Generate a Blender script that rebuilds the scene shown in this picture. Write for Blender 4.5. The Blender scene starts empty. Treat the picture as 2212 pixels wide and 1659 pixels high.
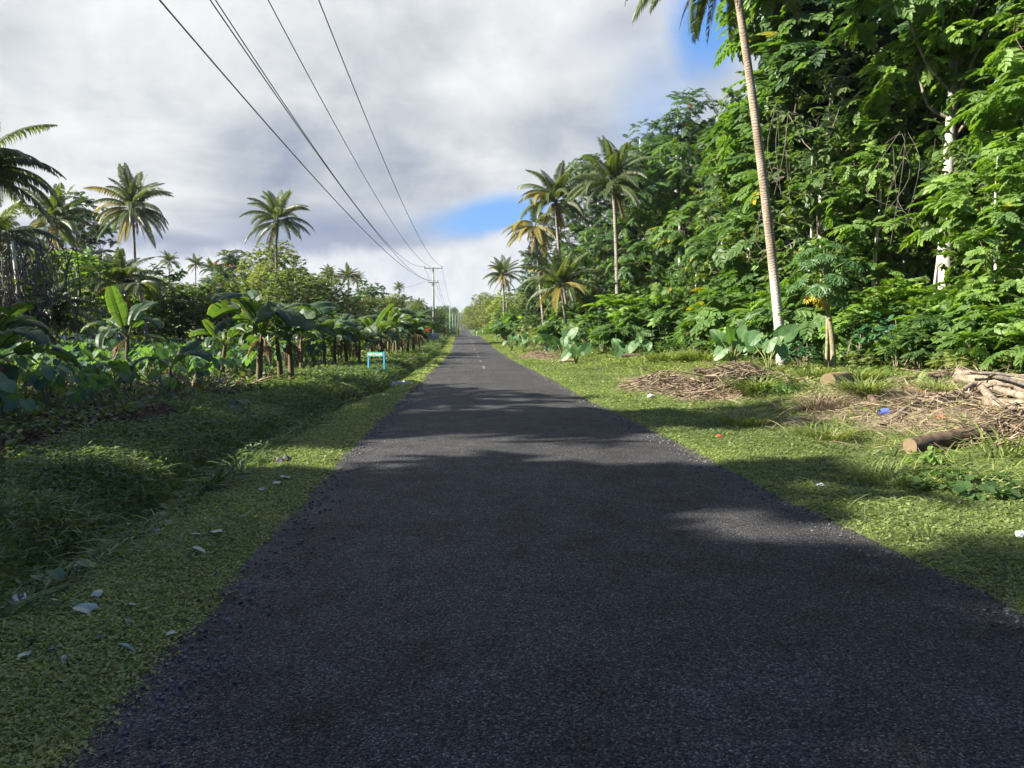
import bpy, math, random
import numpy as np
from mathutils import Vector, Matrix
RG = np.random.default_rng(11)
random.seed(5)
PI = math.pi
scene = bpy.context.scene
COL = scene.collection
rad = math.radians

# ------------------------------------------------------------------ camera maths (pixel of the 2212 px wide view -> point)
TH, PH, CAMZ = rad(5.15), rad(3.9), 1.7
CF = np.array([math.sin(TH)*math.cos(PH), math.cos(TH)*math.cos(PH), -math.sin(PH)])
CR = np.array([math.cos(TH), -math.sin(TH), 0.0])
CU = np.cross(CR, CF)
CP = np.array([0, 0, CAMZ])
def ray(u, v):
    return CF + CR*((u/2.1602-512)/710) - CU*((v/2.1602-384)/710)
def at(u, v, Y):
    d = ray(u, v)
    return CP + d*(Y/d[1])
def gx(u, Y):
    return float(at(u, 725, Y)[0])

# ------------------------------------------------------------------ terrain
_t = np.random.default_rng(3).random((256, 256))
def vnoise(x, y):
    x = np.asarray(x, float); y = np.asarray(y, float)
    xi = np.floor(x).astype(int); yi = np.floor(y).astype(int)
    fx = x-xi; fy = y-yi
    fx = fx*fx*(3-2*fx); fy = fy*fy*(3-2*fy)
    g = lambda a, b: _t[a % 256, b % 256]
    return (g(xi, yi)*(1-fx)+g(xi+1, yi)*fx)*(1-fy)+(g(xi, yi+1)*(1-fx)+g(xi+1, yi+1)*fx)*fy
def fbm(x, y, o=3):
    s = 0; a = .5
    for k in range(o):
        s = s+a*vnoise(x*2**k+17*k, y*2**k+9*k); a *= .5
    return s
_yy = np.arange(-120, 1801, 1.0)
def _sm(ky, kv, w):
    v = np.interp(_yy, ky, kv)
    k = np.hanning(2*w+1); k /= k.sum()
    return np.convolve(np.pad(v, w, mode='edge'), k, mode='valid')
_ZR = _sm([-120, 0, 55, 75, 100, 138, 165, 240, 300, 361, 440, 523, 700, 900, 1235, 1300, 1400, 1800],
          [0, 0, -.06, .1, .75, 1.72, 1.3, .6, .7, 2.0, 6.5, 12.9, 21, 29.5, 42, 43, 41, 20], 9)
_XC = _sm([-120, 8, 18, 27, 69, 138, 361, 523, 1235, 1800],
          [1.04, 1.04, 1.2, 1.5, 2.7, 3.84, 9.4, 12.0, 23.8, 30], 6)
def zr(y): return np.interp(y, _yy, _ZR)
def xc(y): return np.interp(y, _yy, _XC)
HW = 2.65
_CX = [-600, -100, -40, -12, -7, -5.5, -5.0, -4.5, -4.1, -3.75, -3.0, -2.6, -2.3, 2.3, 2.6, 3.2, 4.6, 5.8, 7.2, 8.5, 11, 13, 20, 40, 100, 600]
_CZ = [4, 2.2, .6, .1, .08, .10, -.06, -.62, -.58, -.05, .025, -.015, -.07, -.07, -.015, .02, .0, .06, .3, .40, .52, .6, .8, 1.5, 3, 6]
def G(x, y):
    x = np.asarray(x, float); y = np.asarray(y, float)
    dx = x-xc(y)
    sh = np.clip((y-14)/14, 0, 1)*.75
    dx = np.where(dx < -2.9, dx-sh*np.clip((-dx-2.9)/.7, 0, 1), dx)
    wob = .3*(vnoise(y*.35, y*0+4)-.5)*np.clip((np.abs(dx)-3)*2, 0, 1)
    z = zr(y)+np.interp(dx+wob, _CX, _CZ)
    off = np.clip((np.abs(dx)-2.9)*1.2, 0, 1)
    z = z+off*(.16*(fbm(x*.9, y*.9)-.45)+.05*(vnoise(x*3.1, y*3.1)-.5))
    # raised heaps of cleared earth on the right verge
    for (cx, cy, sx, sy, h) in HEAPS:
        z = z+h*np.exp(-((x-cx)/sx)**2-((y-cy)/sy)**2)
    return z
def onpix(u, v, dz=0.0):
    """the ground point seen at a pixel"""
    Y = np.arange(2, 160, .04); d = ray(u, v); P = CP[None]+d[None]*(Y/d[1])[:, None]
    h = P[:, 2]-G(P[:, 0], P[:, 1]); i = int(np.argmax(h < 0)) if (h < 0).any() else len(Y)-1
    return np.array([P[i, 0], P[i, 1], float(G(P[i, 0], P[i, 1]))+dz])
HEAPS = [(gx(1430, 20.5), 20.5, 1.0, 1.3, .2), (gx(1590, 18.2), 18.2, 1.5, 1.2, .16), (gx(2130, 15), 15.5, 1.6, 1.3, .02), (gx(1165, 52), 52, 1.2, 3, .3)]
def g1(x, y): return float(G(x, y))

# ------------------------------------------------------------------ mesh helpers
class Geo:
    def __init__(s, V=None, F=None, t=None):
        s.V = np.zeros((0, 3)) if V is None else np.asarray(V, float).reshape(-1, 3)
        s.F = {k: np.asarray(a, np.int64).reshape(-1, k) for k, a in (F or {}).items()}
        s.t = np.zeros(len(s.V)) if t is None else np.broadcast_to(np.asarray(t, float), (len(s.V),)).copy()
    def inst(s, M, P, t=None, jit=0.0):
        n = len(P); nv = len(s.V)
        V = (np.einsum('nij,kj->nki', M, s.V)+np.asarray(P)[:, None, :]).reshape(-1, 3)
        off = (np.arange(n)*nv)[:, None, None]
        F = {k: (a[None]+off).reshape(-1, k) for k, a in s.F.items()}
        tt = np.tile(s.t, n)
        if t is not None: tt = tt+np.repeat(np.asarray(t), nv)
        return Geo(V, F, tt)
    def move(s, M=None, p=(0, 0, 0), t=0.0):
        V = s.V if M is None else s.V@np.asarray(M).T
        return Geo(V+np.asarray(p), s.F, s.t+t)
def join(gs):
    V = []; F = {}; T = []; o = 0
    for g in gs:
        if len(g.V) == 0: continue
        V.append(g.V); T.append(g.t)
        for k, a in g.F.items(): F.setdefault(k, []).append(a+o)
        o += len(g.V)
    if not V: return Geo()
    return Geo(np.concatenate(V), {k: np.concatenate(a) for k, a in F.items()}, np.concatenate(T))
def mesh(name, g, mat, smooth=False):
    me = bpy.data.meshes.new(name)
    me.vertices.add(len(g.V)); me.vertices.foreach_set('co', g.V.astype(np.float32).ravel())
    loops = []; starts = []; o = 0
    for k, a in g.F.items():
        loops.append(a.ravel()); starts.append(o+np.arange(len(a))*k); o += a.size
    loops = np.concatenate(loops); starts = np.concatenate(starts)
    me.loops.add(len(loops)); me.loops.foreach_set('vertex_index', loops.astype(np.int32))
    me.polygons.add(len(starts)); me.polygons.foreach_set('loop_start', starts.astype(np.int32))
    me.update(calc_edges=True); me.validate()
    at_ = me.attributes.new('tint', 'FLOAT', 'POINT')
    if len(me.vertices) == len(g.t): at_.data.foreach_set('value', g.t.astype(np.float32))
    me.polygons.foreach_set('use_smooth', np.full(len(me.polygons), smooth))
    if mat is not None: me.materials.append(mat)
    return me
def norm(a):
    return a/np.maximum(np.linalg.norm(a, axis=-1, keepdims=True), 1e-9)
def frames(d, up, s=1.0):
    """x axis along d, z axis near up; returns (n,3,3) scaled."""
    X = norm(np.asarray(d, float)); up = np.broadcast_to(np.asarray(up, float), X.shape)
    Y = np.cross(up, X); bad = np.linalg.norm(Y, axis=-1) < 1e-4
    if bad.any(): Y[bad] = np.cross(np.array([0.3, 1, 0.1]), X[bad])
    Y = norm(Y); Z = np.cross(X, Y)
    M = np.stack([X, Y, Z], -1)
    return M*np.asarray(s).reshape(-1, 1, 1)
def tube(path, rr, n=7, cap=True):
    P = np.asarray(path, float); k = len(P); rr = np.broadcast_to(np.asarray(rr, float), (k,))
    T = norm(np.gradient(P, axis=0))
    ref = np.array([0, 0, 1.0]) if abs(T[0, 2]) < .8 else np.array([1.0, 0, 0])
    V = []; X = None
    for i in range(k):
        if X is None: X = ref-T[i]*(ref@T[i])
        else: X = X-T[i]*(X@T[i])
        X = X/np.linalg.norm(X); Y = np.cross(T[i], X)
        a = np.arange(n)*2*PI/n
        V.append(P[i]+rr[i]*(np.cos(a)[:, None]*X+np.sin(a)[:, None]*Y))
    V = np.concatenate(V)
    L = np.concatenate([[0], np.cumsum(np.linalg.norm(np.diff(P, axis=0), axis=1))])
    i = np.arange(k-1)[:, None]*n; j = np.arange(n)[None]; j2 = (j+1) % n
    Q = np.stack([i+j, i+j2, i+n+j2, i+n+j], -1).reshape(-1, 4)
    F = {4: Q}
    if cap:
        F[n] = np.array([np.arange(n)[::-1], (k-1)*n+np.arange(n)]) if n != 4 else np.zeros((0, 4), int)
        if n == 4: F[4] = np.concatenate([Q, [np.arange(4)[::-1], (k-1)*4+np.arange(4)]])
    return Geo(V, F, np.repeat(L, n))
def box(sx, sy, sz, p=(0, 0, 0), b=0.0):
    x, y, z = sx/2, sy/2, sz/2
    if b <= 0:
        V = [(i*x, j*y, k*z) for k in (-1, 1) for j in (-1, 1) for i in (-1, 1)]
        F = {4: [(0, 2, 3, 1), (4, 5, 7, 6), (0, 1, 5, 4), (2, 6, 7, 3), (0, 4, 6, 2), (1, 3, 7, 5)]}
        return Geo(np.array(V)+np.array(p), F)
    prof = [(x-b, -y), (x, -y+b), (x, y-b), (x-b, y), (-x+b, y), (-x, y-b), (-x, -y+b), (-x+b, -y)]
    V = [(a, c, k*z) for k in (-1, 1) for a, c in prof]
    F = {4: [(i, (i+1) % 8, 8+(i+1) % 8, 8+i) for i in range(8)], 8: [tuple(range(7, -1, -1)), tuple(range(8, 16))]}
    return Geo(np.array(V)+np.array(p), F)
def spline(pts, n):
    P = np.asarray(pts, float); k = len(P)
    t = np.linspace(0, k-1, n); i = np.clip(t.astype(int), 0, k-2); f = (t-i)[:, None]
    A = P[np.maximum(i-1, 0)]; B = P[i]; Cc = P[i+1]; D = P[np.minimum(i+2, k-1)]
    return .5*((2*B)+(-A+Cc)*f+(2*A-5*B+4*Cc-D)*f**2+(-A+3*B-3*Cc+D)*f**3)

# ------------------------------------------------------------------ scene helpers
CH = {}
def obj(name, data, parent=None, loc=(0, 0, 0), rot=None, sc=None, kind=None):
    o = bpy.data.objects.new(name, data); COL.objects.link(o)
    o.location = loc
    if rot is not None: o.rotation_euler = rot
    if sc is not None: o.scale = sc if hasattr(sc, '__len__') else (sc, sc, sc)
    if parent is not None:
        o.parent = parent; CH.setdefault(parent.name, []).append(o)
    if kind: o['kind'] = kind
    return o
def tag(o, label, cat, group=None):
    o['label'] = label; o['category'] = cat
    if group: o['group'] = group
    return o
def thing(name, label, cat, loc=(0, 0, 0), rz=0.0, sc=1.0, group=None):
    o = obj(name, None, None, loc, (0, 0, rz), sc)
    o.empty_display_size = .2
    return tag(o, label, cat, group)
def copy_tree(src, loc, rz, sc, label, group=None, cat=None):
    def cp(o, par):
        c = o.copy(); COL.objects.link(c)
        if par is not None:
            c.parent = par; CH.setdefault(par.name, []).append(c)
        for ch in CH.get(o.name, ()): cp(ch, c)
        return c
    c = cp(src, None)
    c.location = loc; c.rotation_euler = (0, 0, rz); c.scale = (sc, sc, sc) if not hasattr(sc, '__len__') else sc
    c['label'] = label
    if group: c['group'] = group
    elif 'group' in c: del c['group']
    if cat: c['category'] = cat
    return c
class Pool:
    """a thing built once; the first placing moves it, later ones copy it with its parts"""
    def __init__(s, root): s.root = root; s.used = False
    def place(s, x, y, rz=None, sc=1.0, label='', group=None, dz=0.0, cat=None):
        rz = random.uniform(0, 2*PI) if rz is None else rz
        loc = (x, y, g1(x, y)+dz)
        if not s.used:
            s.used = True; r = s.root
            r.location = loc; r.rotation_euler = (0, 0, rz); r.scale = (sc, sc, sc)
            r['label'] = label
            if group: r['group'] = group
            if cat: r['category'] = cat
            return r
        return copy_tree(s.root, loc, rz, sc, label, group, cat)

# ------------------------------------------------------------------ materials
class NT:
    def __init__(s, tree): s.t = tree; s.n = tree.nodes; s.l = tree.links
    def new(s, ty, **kw):
        n = s.n.new(ty)
        for k, v in kw.items(): setattr(n, k, v)
        return n
    def put(s, sock, v):
        if isinstance(v, bpy.types.NodeSocket): s.l.new(v, sock)
        elif isinstance(v, bpy.types.Node): s.l.new(v.outputs[0], sock)
        else: sock.default_value = v
    def m(s, op, a, b=0.0, c=None, clamp=False):
        n = s.new('ShaderNodeMath', operation=op, use_clamp=clamp)
        s.put(n.inputs[0], a); s.put(n.inputs[1], b)
        if c is not None: s.put(n.inputs[2], c)
        return n.outputs[0]
    def mix(s, f, a, b, blend='MIX'):
        n = s.new('ShaderNodeMixRGB', blend_type=blend)
        s.put(n.inputs[0], f)
        for k, v in ((1, a), (2, b)):
            s.put(n.inputs[k], v if not isinstance(v, tuple) else (v+(1,))[:4])
        return n.outputs[0]
    def noise(s, vec, scale, detail=4, rough=.55, dist=0.0, out=0):
        n = s.new('ShaderNodeTexNoise')
        if vec is not None: s.put(n.inputs['Vector'], vec)
        n.inputs['Scale'].default_value = scale; n.inputs['Detail'].default_value = detail
        n.inputs['Roughness'].default_value = rough; n.inputs['Distortion'].default_value = dist
        return n.outputs[out]
    def ramp(s, f, stops, interp='LINEAR'):
        n = s.new('ShaderNodeValToRGB'); e = n.color_ramp.elements; n.color_ramp.interpolation = interp
        while len(e) < len(stops): e.new(.5)
        for k, (p, c) in enumerate(stops):
            e[k].position = p; e[k].color = (c+(1,))[:4] if isinstance(c, tuple) else (c, c, c, 1)
        s.put(n.inputs[0], f)
        return n.outputs[0]
    def sstep(s, v, a, b):
        n = s.new('ShaderNodeMapRange', interpolation_type='SMOOTHSTEP')
        s.put(n.inputs[0], v); n.inputs[1].default_value = a; n.inputs[2].default_value = b
        return n.outputs[0]
def newmat(name):
    m = bpy.data.materials.new(name); m.use_nodes = True
    m.node_tree.nodes.clear(); t = NT(m.node_tree)
    out = t.new('ShaderNodeOutputMaterial')
    return m, t, out
def principled(t, col, rough=.7, spec=.3, bump=None, bstr=.3, bdist=.02):
    p = t.new('ShaderNodeBsdfPrincipled')
    t.put(p.inputs['Base Color'], col if not isinstance(col, tuple) else (col+(1,))[:4])
    t.put(p.inputs['Roughness'], rough); p.inputs['Specular IOR Level'].default_value = spec
    if bump is not None:
        b = t.new('ShaderNodeBump'); b.inputs['Strength'].default_value = bstr; b.inputs['Distance'].default_value = bdist
        t.put(b.inputs['Height'], bump); t.l.new(b.outputs[0], p.inputs['Normal'])
    return p
def leafmat(name, dark, light, trans, rough=.42, spec=.4, tf=.38, old=None, vary=.25, oldp=.93, gain=1.3, sat=.88):
    def adj(c):
        g = sum(c)/3; return tuple(min(.9, (g+(x-g)*sat)*gain) for x in c)
    dark, light = adj(dark), adj(light)
    m, t, out = newmat(name)
    a = t.new('ShaderNodeAttribute', attribute_name='tint').outputs['Fac']
    oi = t.new('ShaderNodeObjectInfo').outputs['Random']
    f = t.m('ADD', a, t.m('MULTIPLY', t.m('SUBTRACT', oi, .5), vary), clamp=True)
    st = [(0.0, dark), (.85, light)]
    if old: st += [(oldp, light), (min(oldp+.05, 1), old)]
    c = t.ramp(f, st)
    p = principled(t, c, rough, spec)
    tr = t.new('ShaderNodeBsdfTranslucent')
    tc = t.mix(.5, t.mix(1.0, c, trans, 'MULTIPLY'), tuple(x*.16 for x in trans))
    tc = t.mix(1.0, c, trans, 'MULTIPLY')
    t.put(tr.inputs[0], tc)
    mx = t.new('ShaderNodeMixShader'); mx.inputs[0].default_value = tf
    t.l.new(p.outputs[0], mx.inputs[1]); t.l.new(tr.outputs[0], mx.inputs[2])
    t.l.new(mx.outputs[0], out.inputs[0])
    return m
TR = (1.9, 2.0, .55)
M_JUN = leafmat('jungle leaf', (.03, .068, .02), (.09, .165, .034), TR, rough=.48, spec=.3, old=(.30, .25, .03), oldp=.985)
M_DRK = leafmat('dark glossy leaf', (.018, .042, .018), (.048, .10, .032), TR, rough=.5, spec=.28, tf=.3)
M_FRESH = leafmat('fresh bright leaf', (.05, .105, .02), (.145, .235, .042), TR, rough=.48, spec=.3, old=(.3, .25, .03), oldp=.985)
M_BLUE = leafmat('bluish vine leaf', (.03, .09, .04), (.06, .15, .06), TR)
M_OLV = leafmat('olive leaf', (.065, .09, .03), (.17, .20, .06), TR, rough=.5, spec=.3)
M_MID = leafmat('mid green leaf', (.045, .078, .028), (.115, .165, .05), TR, rough=.5, spec=.28)
M_YEL = leafmat('yellowish leaf', (.085, .12, .03), (.18, .215, .055), TR)
M_PALM = leafmat('palm frond', (.045, .075, .024), (.13, .165, .05), TR, rough=.4, spec=.45, tf=.28, gain=.95, sat=.85)
M_PYEL = leafmat('yellowing palm frond', (.13, .11, .02), (.24, .19, .035), TR, rough=.45, tf=.3)
M_DRY = leafmat('dry leaf', (.11, .075, .045), (.27, .19, .11), (1.3, 1.1, .8), rough=.8, spec=.1, tf=.2, gain=1.0, sat=1.0)
M_BAN = leafmat('banana leaf', (.03, .062, .03), (.065, .115, .05), (2.2, 2.4, .45), rough=.5, spec=.3, tf=.34, old=(.20, .14, .06), oldp=.94, gain=1.2)
M_TARO = leafmat('taro leaf', (.03, .072, .04), (.075, .14, .065), (1.9, 2.1, .5), rough=.55, spec=.2, tf=.34, old=(.35, .30, .06), oldp=.96, gain=1.4)
M_EAR = leafmat('elephant ear leaf', (.06, .13, .04), (.10, .19, .05), (2.0, 2.2, .5), rough=.45, spec=.35, tf=.34)
M_PAP = leafmat('papaya leaf', (.035, .09, .03), (.075, .15, .04), TR)
M_YOUNG = leafmat('yellow dying leaf', (.35, .27, .03), (.5, .42, .06), (1.4, 1.3, .6), rough=.5, tf=.3, gain=1.0, sat=1.0)
M_GRS = leafmat('grass blade', (.085, .125, .03), (.23, .27, .07), (1.8, 1.8, .6), rough=.55, spec=.25, tf=.32, old=(.30, .25, .11), oldp=.95)
M_LAWN = leafmat('creeping lawn leaf', (.075, .115, .036), (.235, .285, .075), (1.8, 1.9, .6), rough=.5, spec=.3, tf=.34, old=(.28, .24, .10), oldp=.97, gain=1.15)
M_ROUGH = leafmat('rough weed leaf', (.035, .07, .022), (.13, .185, .055), (1.8, 1.9, .6), rough=.5, spec=.28, tf=.3, old=(.26, .21, .10), oldp=.94)
M_STRAW = leafmat('straw', (.12, .09, .06), (.37, .29, .195), (1, 1, 1), rough=.8, spec=.15, tf=.12, gain=1.0, sat=1.0)
M_LITTER = leafmat('dark field litter', (.035, .022, .014), (.15, .10, .055), (1, 1, 1), rough=.85, spec=.1, tf=.1, gain=1.0, sat=1.0)
M_RED = leafmat('red croton leaf', (.30, .03, .03), (.55, .16, .07), (1.3, .8, .6), gain=1.0, sat=1.0)
M_ORG = leafmat('orange blossom', (.75, .10, .015), (.9, .22, .02), (1.2, .9, .6), rough=.6, tf=.3, gain=1.0, sat=1.0)
M_PALE = leafmat('pale fallen leaf', (.30, .36, .28), (.46, .52, .44), (1, 1, 1), rough=.55, spec=.3, tf=.1, gain=1.0, sat=1.0)

def plain(name, col, rough=.6, spec=.3, nscale=8.0, var=.35, bump=.2, metal=0.0):
    m, t, out = newmat(name)
    co = t.new('ShaderNodeTexCoord').outputs['Object']
    n = t.noise(co, nscale, 5, .6)
    c = t.mix(n, tuple(x*(1-var) for x in col), tuple(min(1, x*(1+var)) for x in col))
    p = principled(t, c, rough, spec, n, bump, .01)
    p.inputs['Metallic'].default_value = metal
    t.l.new(p.outputs[0], out.inputs[0])
    return m
def barkmat(name, c1, c2, c3=None, rings=0.0, scale=5.0, lichen=0.0, lich_h=99.0, zs=.25):
    m, t, out = newmat(name)
    co = t.new('ShaderNodeTexCoord').outputs['Object']
    mp = t.new('ShaderNodeMapping'); mp.inputs['Scale'].default_value = (1, 1, zs); t.put(mp.inputs[0], co)
    n1 = t.noise(mp, scale, 6, .65); n2 = t.noise(co, scale*2.7, 5, .7)
    c = t.mix(t.sstep(n1, .3, .7), c1, c2); h = n1
    L = t.new('ShaderNodeAttribute', attribute_name='tint').outputs['Fac']
    if rings:
        w = t.m('ADD', t.m('MULTIPLY', L, 2*PI/rings), t.m('MULTIPLY', t.noise(co, 2.2, 5), 11.0))
        r = t.m('POWER', t.m('ABSOLUTE', t.m('SINE', w)), 6.0)
        c = t.mix(t.m('MULTIPLY', r, t.m('MULTIPLY', n2, 1.3), clamp=True), c, tuple(x*.3 for x in c1))
        h = t.m('SUBTRACT', n1, t.m('MULTIPLY', r, .6))
    if lichen:
        fall = t.m('SUBTRACT', 1.0, t.sstep(L, lich_h*.55, lich_h))
        lm = t.m('MULTIPLY', t.sstep(t.m('ADD', n2, t.m('MULTIPLY', fall, .25)), .62-.25*lichen, .72-.2*lichen), fall)
        c = t.mix(lm, c, c3 or (.62, .62, .56))
    p = principled(t, c, .85, .2, h, .6, .02)
    t.l.new(p.outputs[0], out.inputs[0])
    return m
M_COCO = barkmat('coconut trunk', (.20, .155, .115), (.40, .33, .25), (.46, .44, .39), rings=.19, scale=4, lichen=.4, lich_h=5.0)
M_COCOF = barkmat('grey coconut trunk', (.17, .145, .12), (.34, .30, .25), rings=.4, scale=3)
M_BARK = barkmat('brown bark', (.06, .045, .032), (.16, .125, .09), scale=6, lichen=.25, lich_h=30)
M_WHITE = barkmat('pale lichen bark', (.12, .105, .08), (.25, .22, .175), (.40, .385, .34), scale=7, lichen=.5, lich_h=14, zs=.7)
M_GREYB = barkmat('grey bark', (.12, .105, .085), (.30, .27, .22), (.55, .54, .48), scale=7, lichen=.5, lich_h=20)
M_PAPB = barkmat('papaya bark', (.15, .14, .075), (.33, .30, .18), scale=8, zs=1)
M_TWIG = barkmat('grey dead twigs', (.07, .06, .05), (.19, .17, .145), scale=8)
M_STEM = barkmat('green stem', (.10, .13, .04), (.22, .24, .09), scale=9)
M_BSTEM = barkmat('banana stem', (.03, .032, .016), (.09, .095, .04), (.12, .10, .055), scale=7, lichen=.3, lich_h=2.5)
M_DEAD = barkmat('dead wood', (.11, .085, .06), (.34, .27, .20), scale=9, zs=1)
M_DEADK = barkmat('dark dead wood', (.03, .022, .016), (.14, .10, .065), scale=8, zs=1)
M_DEADY = barkmat('yellowish dead wood', (.17, .12, .06), (.42, .32, .17), scale=9, zs=1)
M_GRIT = leafmat('grey stone chips', (.035, .035, .037), (.16, .155, .15), (1, 1, 1), rough=.9, spec=.2, tf=0, gain=1, sat=1)
M_CUT = plain('cut wood face', (.17, .125, .075), .8, .2, 14, .45)
M_POLE = barkmat('green treated pole', (.17, .22, .17), (.30, .35, .28), scale=5, zs=.1)
M_POLEF = plain('pale green pole', (.26, .36, .27), .8, .2, 3, .3)
M_STEEL = plain('grey metal', (.30, .31, .32), .45, .5, 6, .2, .05, .6)
M_WIRE = plain('black cable', (.02, .021, .026), .6, .4, 3, .1, 0)
M_INS = plain('brown insulator', (.11, .06, .045), .25, .6, 5, .1, 0)
M_SBLUE = plain('blue painted wood', (.02, .22, .42), .6, .4, 9, .12, .1)
M_SGRN = plain('green painted board', (.025, .22, .14), .6, .4, 9, .15, .1)
M_SWHT = plain('white lettering', (.55, .58, .55), .7, .3, 9, .04, 0)
M_NAVY = plain('dark blue marker paint', (.035, .07, .16), .5, .4, 7, .2, .1)
M_ROCK = plain('pale stone', (.40, .38, .36), .9, .2, 6, .35, .6)
M_DROCK = plain('dark stone', (.12, .11, .10), .9, .2, 8, .4, .6)
M_BAG = plain('crumpled pale plastic', (.55, .60, .60), .4, .4, 20, .15, .4)
M_BUCK = plain('blue plastic', (.10, .15, .55), .35, .5, 6, .1, 0)
M_REDP = plain('red wrapper', (.62, .03, .03), .4, .5, 20, .2, .1)
M_MINT = plain('mint green plastic', (.35, .62, .48), .4, .4, 15, .2, .2)
M_VAN = plain('white car paint', (.75, .76, .78), .3, .5, 2, .04, 0)
M_GLASS = plain('dark car glass', (.03, .035, .04), .08, .8, 2, .1, 0)
M_TYRE = plain('tyre rubber', (.02, .02, .02), .8, .2, 9, .2, .1)
M_THATCH = plain('rusty hut roof', (.22, .17, .13), .8, .2, 3, .3, .3)
M_WALLB = plain('weathered concrete', (.36, .34, .31), .9, .2, 4, .3, .3)
M_FRUIT = plain('green fruit', (.10, .16, .03), .4, .4, 6, .3, .1)
M_COCN = plain('coconut husk', (.20, .15, .05), .5, .3, 6, .4, .1)

# asphalt
def road_material():
    m, t, out = newmat('chip seal asphalt')
    co = t.new('ShaderNodeTexCoord').outputs['Object']
    mp = t.new('ShaderNodeMapping'); mp.inputs['Scale'].default_value = (1, 1, 0); t.put(mp.inputs[0], co)
    v = t.new('ShaderNodeTexVoronoi'); v.inputs['Scale'].default_value = 105; t.put(v.inputs['Vector'], mp)
    v2 = t.new('ShaderNodeTexVoronoi'); v2.inputs['Scale'].default_value = 38; t.put(v2.inputs['Vector'], mp)
    sep = t.new('ShaderNodeSeparateColor'); t.put(sep.inputs[0], v.outputs['Color'])
    cell = sep.outputs[0]
    c = t.ramp(cell, [(0, (.014, .014, .017)), (.55, (.042, .042, .046)), (.9, (.085, .085, .086)), (1, (.20, .197, .19))])
    big = t.noise(mp, .35, 4, .6); med = t.noise(mp, 2.3, 4, .6)
    f = t.m('ADD', t.m('MULTIPLY', big, .8), t.m('MULTIPLY', med, .9))
    c = t.mix(1.0, c, t.ramp(t.m('MULTIPLY', f, .59), [(.34, .5), (.66, 1.5)]), 'MULTIPLY')
    # paler worn dust near the edges
    e = t.new('ShaderNodeAttribute', attribute_name='tint').outputs['Fac']
    ed = t.m('MULTIPLY', t.sstep(t.m('ADD', e, t.m('MULTIPLY', med, .35)), 1.02, 1.3), .5)
    c = t.mix(ed, c, (.15, .135, .115))
    h = t.m('ADD', t.m('MULTIPLY', v.outputs['Distance'], -1.0), t.m('MULTIPLY', v2.outputs['Distance'], -.6))
    p = principled(t, c, t.ramp(cell, [(0, .9), (1, .55)]), .2, h, 1.0, .02)
    t.l.new(p.outputs[0], out.inputs[0])
    return m
M_ROAD = road_material()
def paint_material():
    m, t, out = newmat('worn white road paint')
    co = t.new('ShaderNodeTexCoord').outputs['Object']
    n = t.noise(co, 9, 5, .7)
    c = t.mix(t.sstep(n, .38, .6), (.07, .07, .07), (.24, .24, .235))
    p = principled(t, c, .7, .3)
    t.l.new(p.outputs[0], out.inputs[0])
    return m
M_PAINT = paint_material()
def ground_material():
    m, t, out = newmat('grass and earth')
    co = t.new('ShaderNodeTexCoord').outputs['Object']
    soil = t.new('ShaderNodeAttribute', attribute_name='tint').outputs['Fac']
    straw = t.new('ShaderNodeAttribute', attribute_name='straw').outputs['Fac']
    n = t.noise(co, 1.3, 5, .6); n2 = t.noise(co, 14, 5, .65); n3 = t.noise(co, 60, 3, .7)
    g = t.mix(t.sstep(n2, .3, .7), (.05, .08, .022), (.14, .18, .05))
    g = t.mix(t.m('MULTIPLY', t.sstep(n, .5, .75), .5), g, (.15, .16, .05))
    s = t.mix(t.sstep(n2, .3, .75), (.028, .019, .013), (.10, .070, .046))
    st = t.mix(t.sstep(n3, .3, .7), (.14, .105, .08), (.40, .31, .22))
    c = t.mix(t.sstep(t.m('ADD', soil, t.m('MULTIPLY', t.m('SUBTRACT', n, .5), .7)), .35, .65), g, s)
    c = t.mix(t.sstep(t.m('ADD', straw, t.m('MULTIPLY', t.m('SUBTRACT', n2, .5), .6)), .35, .7), c, st)
    p = principled(t, c, .95, .1, t.m('ADD', n2, n3), .8, .03)
    t.l.new(p.outputs[0], out.inputs[0])
    return m
M_GROUND = ground_material()

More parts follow.
